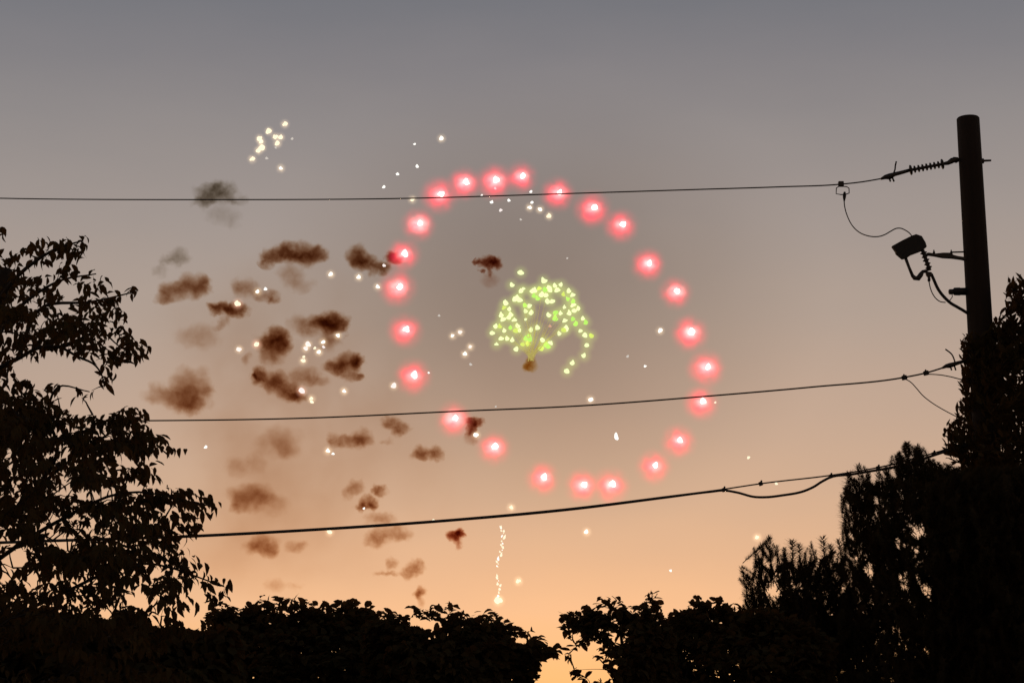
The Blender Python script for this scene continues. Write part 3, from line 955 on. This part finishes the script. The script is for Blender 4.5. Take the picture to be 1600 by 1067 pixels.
def sphere_mesh(name, mat, sub=2):
    bm = ico(sub)
    m = bpy.data.meshes.new(name); bm.to_mesh(m); bm.free()
    m.polygons.foreach_set("use_smooth", [True] * len(m.polygons))
    m.materials.append(mat)
    return m

ORD = ["", "first", "second", "third", "fourth", "fifth", "sixth", "seventh", "eighth", "ninth", "tenth", "eleventh", "twelfth", "thirteenth",
       "fourteenth", "fifteenth", "sixteenth", "seventeenth", "eighteenth", "nineteenth", "twentieth"]

def star(px, py, r_px, core, glow, g_px, label, group, Y=YF, goff=(0, 0), stretch=None, name="firework_star"):
    root = empty(name, P(px, py, Y))
    tag(root, label, "firework", group)
    mp = Y / F
    c = link("core", core, None, root)
    s = r_px * mp
    c.scale = stretch and (s * stretch[0], s, s * stretch[1]) or (s, s, s)
    c.rotation_euler = (0, random.uniform(-.5, .5), random.uniform(0, 6.28))
    if glow is not None:
        gl = link("glow", glow, None, root)
        gl.location = P(px + goff[0], py + goff[1], Y) - P(px, py, Y)
        gs = g_px * mp
        gl.scale = (gs, gs, gs)
    return root

# red ring
RG = 39 * MP
red_core = [core_mesh("core", i, emission("red_star_core_%d" % i, (1.0, 0.80, 0.68), 2.6), .15) for i in range(3)]
red_glow = sphere_mesh("glow", glow_mat("red_star_flame", (1.0, 0.06, 0.10), 1.9, RG, (1.0, 0.22, 0.28), 1.25, 0.8, 3.0), 3)
red_hot = sphere_mesh("inner_glow", glow_mat("red_star_hot_flame", (1.0, 0.50, 0.45), 1.9, 18 * MP, None, 0, .6, 2.4), 3)
ring = [(816.8, 275.6), (874, 301.4), (928, 325), (973, 351), (1015, 412), (1058.5, 455.6), (1081, 518.8), (1105.8, 573.7), (1098.7, 627.6), (1063, 688), (1024.5, 727.5), (957.6, 757.2),
        (912.6, 757.5), (850.5, 746), (774, 698.4), (711.6, 653.4), (648, 586.6), (635.7, 514.8), (624.3, 448.5), (633.3, 397), (656.5, 349.8), (689, 303.7), (728.4, 285.2), (775.6, 282.3)]
n_r = len(ring)
for i, (x, y) in enumerate(ring):
    if i == 0: lab = "topmost red glowing star of the ring of red stars"
    elif i <= 12: lab = "red glowing star, %s clockwise from the topmost star of the ring" % ORD[i]
    else: lab = "red glowing star, %s anticlockwise from the topmost star of the ring" % ORD[n_r - i]
    yy = YF + 7.0 * math.sin(i / n_r * 2 * math.pi)
    star(x, y, 4.7 + random.uniform(-.5, .7), red_core[i % 3], red_glow, 39 * random.uniform(.93, 1.06), lab, "ring of red firework stars", yy, (-3, 2))
    hot = link("inner_glow", red_hot, None, COL.objects[-1].parent)
    hs = 18 * MP * random.uniform(.85, 1.15)
    hot.scale = (hs * 1.2, hs, hs); hot.location = (-.2, -.1, -.1)

# green burst
green_mats = {"w": emission("pale_green_core", (0.90, 1.0, 0.52), 1.08), "g": emission("green_core", (0.52, 0.95, 0.16), 0.95), "y": emission("yellow_green_core", (0.78, 0.92, 0.18), 0.9),
              "p": emission("dim_pink_core", (0.9, 0.5, 0.35), 0.8)}
green_core = {k: [core_mesh("core", 10 + i, m, .45) for i in range(3)] for k, m in green_mats.items()}
green_glow = sphere_mesh("glow", glow_mat("green_star_flame", (0.42, 0.60, 0.06), .30, 15 * MP, None, 0, 0, 1.3), 2)
gz = """427,183,6 353,283,5 607,247,6.5 447,312,4 427,330,5 400,388,6 418,402,5.5 378,397,5.5 305,425,5.5 290,462,4.5y 337,473,4.5 270,520,5.5 285,552,5.5 343,518,5 333,538,5
375,558,5 228,610,5 258,610,4.5y 200,662,5 345,620,4.5g 403,607,5 388,645,5.5y 412,640,4.5 296,643,4.5 270,705,5 318,707,4.5 358,718,5 233,750,4 390,792,5 457,443,4.5g 493,448,5
465,490,4.5 507,502,5 465,553,3 536,325,6 514,330,5 573,308,4.5y 618,318,5g 592,357,5.5 625,362,5 528,368,5g 558,388,5g 645,300,5 658,322,5 693,287,4.5 717,322,6 746,280,4.5
640,413,5.5 677,410,5 803,328,5 763,355,4.5y 838,360,5 800,392,4.5g 840,413,4.5g 840,440,5.5 773,457,4 880,470,4.5 853,485,5 808,505,5.5 650,520,5 705,498,5g 743,505,4.5
697,546,6.5g 775,563,5 840,553,4.5g 860,590,5g 655,607,3.5p 557,620,5 502,638,5 490,682,4g 462,706,5g 500,715,5g 443,752,4.5y 480,750,5y 597,720,5 590,783,5.5y 625,757,5g
643,770,5g 662,740,5 732,667,4.5 788,628,6.5 767,640,5.5y 915,547,4.5 940,580,5g 897,647,4.5 938,677,5.5 985,687,5y 950,760,5 928,843,5 838,900,5 790,965,6""".split()
special = {(427, 183): "green spark highest of the burst, set apart above its left shoulder", (353, 283): "lone green spark just above the burst's upper left edge",
           (607, 247): "bright green spark on the very top of the green burst", (200, 662): "leftmost spark of the green burst", (985, 687): "rightmost spark of the green burst",
           (790, 965): "lowest spark of the curved tail right of the green burst", (838, 900): "second lowest spark of the curved tail right of the green burst",
           (928, 843): "third lowest spark of the curved tail right of the green burst", (950, 760): "topmost of the four spaced sparks in the green burst's right tail",
           (655, 607): "dim pinkish spark in the middle of the green burst", (390, 792): "lowest spark on the left underside of the green burst"}
trail_mat = bpy.data.materials.new("spark_trail_smoke")
trail_mat.use_nodes = True
t = trail_mat.node_tree; t.nodes.clear()
o_ = t.nodes.new("ShaderNodeOutputMaterial"); e_ = t.nodes.new("ShaderNodeEmission")
e_.inputs["Color"].default_value = (0.75, 0.62, 0.16, 1); e_.inputs["Strength"].default_value = 0.62
tr_ = t.nodes.new("ShaderNodeBsdfTransparent"); mx_ = t.nodes.new("ShaderNodeMixShader"); mx_.inputs[0].default_value = 0.30
t.links.new(tr_.outputs[0], mx_.inputs[1]); t.links.new(e_.outputs[0], mx_.inputs[2]); t.links.new(mx_.outputs[0], o_.inputs["Surface"])
trail_mat.cycles.emission_sampling = 'NONE'
GB = P(830, 560, YF)
# where each spark sits in the dome, so that every one can be named
g_all = []
for s in gz:
    x, y, r = s.rstrip("gyp").split(",")
    g_all.append((730 + float(x) / 5.083, 390 + float(y) / 5.083))
def g_zone(x, y):
    dx, dy = x - 842, y - 500
    if math.hypot(dx * .8, dy) < 26: return "middle"
    v = "upper" if dy < -18 else "lower" if dy > 18 else ""
    h = "left" if dx < -22 else "right" if dx > 22 else ""
    return (v + " " + h).strip() or "middle"
def g_label(i):
    x, y = g_all[i]
    z = g_zone(x, y)
    same = sorted(p for p in g_all if g_zone(*p) == z)
    k = same.index((x, y)) + 1
    look = {"g": "bright green", "y": "yellow-green"}.get(gz[i][-1], "pale green")
    return "%s spark in the %s part of the green burst, %s from the left" % (look, z, ORD[k])
for i, s in enumerate(gz):
    ty = s[-1] if s[-1].isalpha() else "w"
    x, y, r = s.rstrip("gyp").split(",")
    lab = special.get((int(x), int(y)), g_label(i))
    px, py, r = 730 + float(x) / 5.083, 390 + float(y) / 5.083, float(r)
    yy = YF + random.uniform(-4.5, 4.5)
    st = star(px, py, r * .76, green_core[ty][i % 3], green_glow if ty != "p" else None, 15, lab, "sparks of the green burst", yy)
    if i % 2 == 0 and px < 905 and py < 535 and ty != "p":
        a = st.location; b = GB + Vector((random.uniform(-.5, .5), 0, random.uniform(-.5, .6)))
        mid = a.lerp(b, .5) + Vector(((a.x - b.x) * .12, 0, .9))
        tp = spline([a, mid, b], 6)
        f = random.uniform(.45, .8)
        tp = tp[int(len(tp) * (1 - f)):]
        tube("trail", tp, [.04 + .05 * k / len(tp) for k in range(len(tp))], trail_mat, st, 5)

# white and gold sparks, by neighbourhood
white_core = {k: [core_mesh("core", 30 + i, m, .4) for i in range(3)] for k, m in
              {"w": emission("white_core", (1.0, 0.97, 0.90), 1.25), "y": emission("warm_core", (1.0, 0.88, 0.62), 1.15), "p": emission("pinkish_core", (1.0, 0.88, 0.84), 1.0),
               "d": emission("dim_core", (1.0, 0.90, 0.80), 0.62)}.items()}
glow_w = sphere_mesh("glow", glow_mat("white_star_flame", (0.95, 0.70, 0.42), .55, 11 * MP, None, 0, .6, 2.0), 2)
glow_p = sphere_mesh("glow", glow_mat("pink_star_flame", (1.0, 0.50, 0.34), .50, 12 * MP, None, 0, .3, 1.6), 2)
groups = [
    ("white-gold spark of the tight cluster at the upper left", "cluster of gold sparks at the upper left",
     "445,194.4,5.5y 420.2,205.6,6.5y 405.2,216.9,5.5y 408,222,4.5y 430.5,214.4,5.5y 438.4,215,5y 433.7,224.4,5.5y 409.3,231,7y 403.7,235.6,5y 394,249,5.5y 416.8,247.8,3.5d 456.8,217.2,3d 438.8,263.3,4.2w 430.6,231,2.5d"),
    ("tiny white spark up and left of the red ring's top", "sparks up and left of the ring",
     "689.7,216.7,5w 647.5,225.6,2.8w 651.3,260.3,3.8w 621.2,272.6,3.6w 599.6,292.4,3.6w 644.5,312,4y"),
    ("tiny white spark just under the top of the red ring", "sparks under the top of the ring",
     "752.7,305.3,2.4w 768.4,316.5,3.8w 773.4,294.7,3p 782.6,328.9,3.6p 795.2,313.8,3.4w 829.6,299.6,3.2w 831.4,316.5,3.4w 827.4,324.6,4.4w 843.6,327.3,4.6w 857.7,338,5.2y 813.9,343.5,2.6d 886.5,403.7,2.2d"),
    ("small white spark inside the ring left of the green burst", "sparks left of the green burst",
     "685.8,493.4,2.6d 707.2,524.7,4w 719.2,519,4.2p 735,541.9,4p 726.4,553.2,4.4w 735.7,569.5,3d 670,582.5,2.2w"),
    ("small white spark inside the ring right of the green burst", "sparks right of the green burst",
     "1031.3,516.9,5.2w 980.6,556.8,3d 1008.2,572.3,3.2w 922.7,624.3,5w 1117.6,629,2.4y"),
    ("small white spark near the lower arc of the red ring", "sparks near the lower arc of the ring",
     "744,679.5,5w 774.6,635.4,2d 798.6,792.6,4.2y"),
    ("white spark close to the red ring's left side, outside it", "sparks outside the ring's left side",
     "600.4,415.2,3.4p 590,448.3,4.4w 560.5,433.4,4.6w 517,428.8,4.8w 615,603,6p"),
    ("bright spark among the upper brown smoke puffs", "sparks among the upper smoke puffs",
     "371.5,474.8,6.2Q 402.7,456,4.2w 414.7,451.8,3.8w"),
    ("bright spark among the crowded middle smoke puffs", "sparks among the middle smoke puffs",
     "373.7,546,5p 400.9,537.9,5.2Q 481.4,538.2,6p 477.5,544.5,5p 505,534.8,4w 491.8,544,3.2y 505.8,542.4,3.2p 498.2,550,4.2w 473.3,563.5,4.6y 474.6,557.5,3y 527.6,524.5,4.2w 471.2,610.8,6.4P 486.5,623,4y 487.3,628.5,3.6y 537.6,611.3,4w"),
    ("small pale spark among the faint lower smoke puffs", "sparks among the lower smoke puffs",
     "512,704.5,4.4w 520.3,709,3w 568.9,794.4,2.6w 515,831,4.8y 676.8,813,3y 321.5,698.5,3.6w"),
    ("tiny pale spark low in the sky right of the rising trail", "low sparks right of the rising trail",
     "916.5,830.8,4.6w 810,907.6,4.6y 1183.2,839.5,4y 1047.6,891.3,3.0w 1169.9,714.8,3.4y 1213.2,755.8,3.4y"),
]
for ph, grp, data in groups:
    items = []
    for s in data.split():
        ty = s[-1]; x, y, r = s[:-1].split(",")
        items.append((float(x), float(y), float(r), ty))
    items.sort()
    for i, (x, y, r, ty) in enumerate(items):
        lab = "%s, %s from the left" % (ph, ORD[i + 1])
        gl, gp = (None, 0)
        if ty in "QP": gl, gp = glow_p, 12
        elif r >= 4.0: gl, gp = glow_w, 11
        base_t = {"Q": "y", "P": "p"}.get(ty, ty)
        star(x, y, r * .76, white_core[base_t][i % 3], gl, gp, lab, grp, YF + random.uniform(-14, 14))
star(963, 682.5, 3.4, white_core["w"][0], None, 0, "short slanted white streak alone inside the lower right of the ring", "sparks near the lower arc of the ring", YF, stretch=(.5, 1.9), name="firework_streak")

# rising golden trail
tr = empty("firework_trail", P(779, 938, YF)); tag(tr, "wavering vertical trail of golden sparks rising from the trees", "firework")
sp = white_core["y"]
head = link("head", sp[0], None, tr); head.scale = [6 * MP] * 3
hg = link("glow", glow_w, None, tr); hg.scale = [13 * MP] * 3
for i in range(38):
    t_ = i / 37.0
    y = 930 - 108 * t_ + random.uniform(-1.5, 1.5)
    x = 775 + 10.5 * t_ ** .9 + 3.2 * math.sin(9 * t_ + 1) * (1 - .3 * t_) + random.uniform(-2.6, 2.6)
    if .30 < t_ < .38 or .46 < t_ < .55 and i % 2: continue
    o = link("spark", sp[i % 3] if i % 4 else white_core["w"][i % 3], None, tr)
    o.location = P(x, y, YF + random.uniform(-1, 1)) - tr.location
    s = random.uniform(.8, 2.3) * MP
    o.scale = (s * .8, s, s * random.uniform(1.0, 1.9))
    o.rotation_euler = (0, random.uniform(-.7, .7), 0)

# ------------------------------------------------------------------ smoke
TINT = {"b": (0.57, 0.30, 0.06), "g": (0.30, 0.22, 0.08), "r": (0.62, 0.26, 0.06), "y": (0.80, 0.55, 0.0), "h": (0.33, 0.26, 0.20)}
def smoke(name, label, group, lobes, tint="b", Y=310.0, warp=0.35, gain=1.0, power=1.0, seed=0, kind=None, sub=3, rzf=1.0, detail=0.38):
    """one puff: a closed mesh round its lobes, filled with absorbing smoke, denser toward each lobe's middle"""
    mp = Y / F
    L = []
    for (x, y, rx, ry, s) in lobes:
        L.append((P(x, y, Y), rx * mp * 1.5, ry * mp * 1.5, min(rx, ry) * mp * 1.4 * rzf, s))
    wsum = sum(l[1] * l[2] * l[4] for l in L)
    cen = sum((l[0] * (l[1] * l[2] * l[4]) for l in L), Vector()) / wsum
    rr = random.Random(seed + 100)
    L = [(c - cen + Vector((0, rr.uniform(-.35, .35) * rz, 0)), rx, rz, ry, s) for (c, rx, ry, rz, s) in L]
    # hull: farthest exit of every direction through the lobes
    bm = ico(sub)
    for v in bm.verts:
        d = v.co.normalized(); best = 0.15
        for c, rx, ry, rz, s in L:
            q = Vector((c.x / rx, c.y / ry, c.z / rz)); e = Vector((d.x / rx, d.y / ry, d.z / rz))
            A = e.dot(e); B = -2 * e.dot(q); Cc = q.dot(q) - (1.5 if warp > .6 else 1.18)
            D = B * B - 4 * A * Cc
            if D > 0:
                best = max(best, (-B + math.sqrt(D)) / (2 * A))
        v.co = d * best
    m = bpy.data.meshes.new(name); bm.to_mesh(m); bm.free()
    mat = bpy.data.materials.new("smoke_%s" % (seed,))
    mat.use_nodes = True
    t = mat.node_tree; t.nodes.clear()
    out = t.nodes.new("ShaderNodeOutputMaterial")
    co = t.nodes.new("ShaderNodeTexCoord")
    rmean = sum(min(l[1], l[3]) for l in L) / len(L)
    n = t.nodes.new("ShaderNodeTexNoise")
    n.noise_dimensions = '4D'
    n.inputs["W"].default_value = seed * 3.7
    n.inputs["Scale"].default_value = 0.85 / rmean
    n.inputs["Detail"].default_value = 4
    n.inputs["Roughness"].default_value = 0.55
    t.links.new(co.outputs["Object"], n.inputs["Vector"])
    sb = t.nodes.new("ShaderNodeVectorMath"); sb.operation = 'SUBTRACT'; sb.inputs[1].default_value = (.5, .5, .5)
    t.links.new(n.outputs["Color"], sb.inputs[0])
    scv = t.nodes.new("ShaderNodeVectorMath"); scv.operation = 'SCALE'; scv.inputs["Scale"].default_value = warp * rmean * 2.6
    t.links.new(sb.outputs[0], scv.inputs[0])
    pa = t.nodes.new("ShaderNodeVectorMath"); pa.operation = 'ADD'
    t.links.new(co.outputs["Object"], pa.inputs[0]); t.links.new(scv.outputs[0], pa.inputs[1])
    acc = None
    for c, rx, ry, rz, s in L:
        a = t.nodes.new("ShaderNodeVectorMath"); a.operation = 'SUBTRACT'; a.inputs[1].default_value = c
        t.links.new(pa.outputs[0], a.inputs[0])
        b = t.nodes.new("ShaderNodeVectorMath"); b.operation = 'MULTIPLY'; b.inputs[1].default_value = (1 / rx, 1 / ry, 1 / rz)
        t.links.new(a.outputs[0], b.inputs[0])
        dt = t.nodes.new("ShaderNodeVectorMath"); dt.operation = 'DOT_PRODUCT'
        t.links.new(b.outputs[0], dt.inputs[0]); t.links.new(b.outputs[0], dt.inputs[1])
        iv = t.nodes.new("ShaderNodeMath"); iv.operation = 'SUBTRACT'; iv.use_clamp = True; iv.inputs[0].default_value = 1.0
        t.links.new(dt.outputs["Value"], iv.inputs[1])
        pw = t.nodes.new("ShaderNodeMath"); pw.operation = 'POWER'; pw.inputs[1].default_value = power
        t.links.new(iv.outputs[0], pw.inputs[0])
        ml = t.nodes.new("ShaderNodeMath"); ml.operation = 'MULTIPLY_ADD'
        ml.inputs[1].default_value = s * gain / (1.33 * ry) * (1.0 if power <= 1 else 1.25)
        t.links.new(pw.outputs[0], ml.inputs[0])
        if acc is None: ml.inputs[2].default_value = 0.0
        else: t.links.new(acc, ml.inputs[2])
        acc = ml.outputs[0]
    n2 = t.nodes.new("ShaderNodeTexNoise")
    n2.inputs["Scale"].default_value = 1.9 / rmean
    n2.inputs["Detail"].default_value = 3
    t.links.new(pa.outputs[0], n2.inputs["Vector"])
    mr = t.nodes.new("ShaderNodeMapRange")
    mr.inputs["From Min"].default_value = .32; mr.inputs["From Max"].default_value = .68
    mr.inputs["To Min"].default_value = 1 - detail; mr.inputs["To Max"].default_value = 1 + detail
    t.links.new(n2.outputs["Fac"], mr.inputs["Value"])
    mu = t.nodes.new("ShaderNodeMath"); mu.operation = 'MULTIPLY'
    t.links.new(acc, mu.inputs[0]); t.links.new(mr.outputs[0], mu.inputs[1])
    ab = t.nodes.new("ShaderNodeVolumeAbsorption")
    ab.inputs["Color"].default_value = (*TINT[tint], 1)
    t.links.new(mu.outputs[0], ab.inputs["Density"])
    t.links.new(ab.outputs[0], out.inputs["Volume"])
    o = link(name, m, mat)
    o.location = cen
    tag(o, label, "smoke", group, kind)
    return o

G = "smoke puffs left by earlier bursts"
puffs = [
    ("grey smoke puff crossed by the top power line at the upper left", "g", [(338, 303, 28, 14, .9), (346, 294, 16, 11, .6), (318, 313, 18, 9, .6), (365, 312, 20, 8, .3), (345, 335, 22, 14, .18), (365, 346, 10, 13, .15)]),
    ("wide twin-lobed brown smoke cloud with a faint tail, topmost of the brown puffs", "b", [(445, 394, 14, 12, 1.5), (425, 402, 18, 12, 1.7), (478, 398, 22, 16, 1.5), (496, 398, 14, 10, 1.1), (460, 400, 20, 12, 1.0), (412, 412, 8, 7, .7), (455, 430, 18, 14, .4), (470, 446, 20, 10, .3)]),
    ("dark brown smoke puff just left of the red ring's left side", "b", [(558, 400, 14, 14, 1.5), (570, 410, 16, 12, 1.5), (592, 418, 15, 9, 1.2), (580, 429, 8, 8, .5)]),
    ("small red-brown smoke puff touching a red star on the ring's left", "r", [(611, 400, 9, 8, 2.0), (621, 404, 8, 7, 1.5)]),
    ("broad brown smoke puff closest to the leafy tree's upper branches", "b", [(300, 446, 24, 15, 1.15), (270, 455, 18, 14, 1.0), (255, 466, 14, 9, .8), (318, 446, 10, 12, .8)]),
    ("pale grey smoke wisp above the broad brown puff by the leafy tree", "g", [(280, 402, 14, 12, .4), (262, 406, 12, 8, .32), (250, 425, 10, 9, .2)]),
    ("dark smoke puff with a bright spark on its upper right", "b", [(370, 486, 15, 10, 2.2), (345, 481, 18, 9, 1.7), (330, 478, 10, 5, .8), (352, 500, 8, 8, .45)]),
    ("thin brown smoke puff with two sparks, above the dark puff with one", "b", [(385, 452, 20, 12, .55), (415, 462, 18, 9, .8), (370, 448, 9, 12, .45), (425, 468, 8, 6, .6)]),
    ("very faint smoke patch below the dark puff and left of the crowd", "b", [(312, 527, 30, 16, .34), (342, 511, 8, 8, .4)]),
    ("squarish dark smoke puff with a yellow spark at its left side", "b", [(430, 528, 18, 14, 1.7), (415, 535, 14, 14, 1.1), (425, 552, 16, 14, 1.2), (440, 535, 12, 16, 1.4), (385, 562, 9, 8, .35)]),
    ("darkest smoke puff of the crowd, fading to a pale left side", "b", [(508, 504, 18, 14, 2.2), (529, 508, 16, 12, 1.6), (488, 508, 24, 14, .7), (541, 514, 9, 8, 1.3), (465, 505, 14, 14, .35), (515, 531, 14, 14, .8)]),
    ("brown smoke puff at the right end of the crowd", "b", [(545, 566, 20, 14, 1.6), (525, 574, 18, 10, 1.4), (558, 564, 10, 11, 1.6), (548, 586, 16, 8, .7), (563, 587, 7, 7, .8)]),
    ("long slanting smoke puff with a bright pink spark at its lower end", "b", [(406, 588, 12, 13, 1.9), (430, 595, 18, 14, 1.6), (450, 610, 18, 13, 1.6), (465, 622, 14, 9, 1.6), (399, 587, 7, 5, 1.3), (472, 590, 24, 12, .6), (495, 595, 18, 9, .45)]),
    ("large soft orange-brown smoke puff just above the middle power line", "b", [(300, 600, 26, 20, .9), (290, 625, 28, 18, 1.05), (255, 618, 24, 16, .6), (325, 612, 10, 12, .5), (245, 605, 14, 10, .25), (300, 632, 24, 12, .9)]),
    ("round faint smoke patch just under the middle power line", "b", [(437, 690, 28, 22, .45), (450, 706, 16, 12, .3)]),
    ("comma-shaped smoke puff with two sparks at its left end", "b", [(566, 684, 16, 12, 1.1), (548, 692, 18, 9, .75), (527, 690, 14, 9, .55), (518, 684, 8, 8, .45)]),
    ("small ragged smoke puff hanging from the middle power line", "b", [(610, 662, 13, 10, .9), (628, 670, 12, 8, .8), (603, 690, 10, 5, .3), (620, 676, 8, 8, .5)]),
    ("small saddle-shaped smoke puff left of the ring's lower side", "b", [(655, 708, 11, 9, .85), (682, 708, 11, 9, 1.0), (668, 711, 14, 7, .75)]),
    ("pale reddish smoke cloud beside the leafy tree's lower branches", "b", [(375, 775, 20, 16, .65), (400, 776, 26, 18, .75), (368, 790, 12, 9, .55), (425, 785, 24, 14, .35)]),
    ("barely visible smoke patch above the pale reddish cloud", "b", [(372, 730, 20, 12, .27), (400, 722, 14, 14, .22)]),
    ("small soft smoke puff, left of a pair above the lowest line", "b", [(555, 762, 12, 10, .6), (542, 772, 9, 7, .3)]),
    ("small round smoke puff, right of a pair above the lowest line", "b", [(593, 767, 11, 8, .9), (587, 762, 6, 6, .6)]),
    ("small dark triangular smoke puff with a spark beneath it", "b", [(575, 785, 12, 9, 1.4), (565, 792, 9, 6, 1.1), (581, 790, 7, 7, .9)]),
    ("faint wide smoke puff crossed by the lowest line", "b", [(610, 830, 24, 12, .55), (588, 842, 18, 10, .65), (595, 810, 20, 9, .55), (630, 836, 12, 8, .35)]),
    ("arched soft smoke puff just below the lowest line", "b", [(412, 850, 20, 14, .75), (395, 856, 16, 10, .55), (425, 858, 10, 10, .5)]),
    ("small faint smoke puff right of the arched one", "b", [(462, 852, 16, 9, .45)]),
    ("tiny thin smoke streak low over the dark bushes", "b", [(612, 880, 9, 8, .6), (605, 896, 18, 4, .45)]),
    ("small low smoke puff right of the thin streak", "b", [(650, 885, 12, 10, .85), (640, 895, 10, 8, .65)]),
    ("tiny squarish smoke puff lowest above the middle bush", "b", [(657, 926, 8, 8, 1.4), (657, 941, 6, 9, .35)]),
    ("faintest low smoke patch above the rounded bush", "b", [(430, 914, 14, 9, .28), (460, 916, 12, 6, .18)]),
    ("small dark red smoke puff touching a red star on the ring's lower left", "r", [(742, 660, 12, 6, 2.1), (736, 671, 7, 9, 1.6), (737, 686, 9, 8, .4)]),
    ("red-brown smoke puff with a thin stem inside the ring", "r", [(764, 410, 14, 9, 2.4), (775, 412, 8, 8, 2), (745, 409, 7, 4, 1.7), (765, 424, 4, 7, 1.1), (753, 424, 5, 3, 1.1), (765, 437, 12, 10, .35)]),
    ("very dark small smoke puff with a tail under the lowest line", "r", [(711, 836, 11, 7, 2.8), (719, 832, 6, 6, 2.2), (715, 848, 6, 8, .9)]),
    ("small yellow-brown smoke knot at the foot of the green burst", "y", [(829, 567, 8, 11, 1.5), (825, 574, 6, 6, 1.1)]),
]
for i, (lab, tint, lobes) in enumerate(puffs):
    smoke("smoke_puff", lab, G, lobes, tint, 312.0 + (i * 7 % 5) * 4, gain=1.7, power=1.35, warp=.85, seed=i + 1)
smoke("smoke_haze", "thin brownish smoke haze hanging inside and around the red ring", None,
      [(840, 460, 330, 270, .40), (800, 470, 190, 170, .10)], "h", 335.0, .08, 1, 1.25, 77, "stuff", 3, .35, .08)
smoke("smoke_haze", "thin drifting smoke haze behind the crowd of brown puffs", None,
      [(430, 560, 180, 150, .24), (500, 720, 190, 150, .22), (400, 780, 140, 110, .18)], "b", 350.0, .5, 1, 1.5, 78, "stuff", 3, .35, .6)
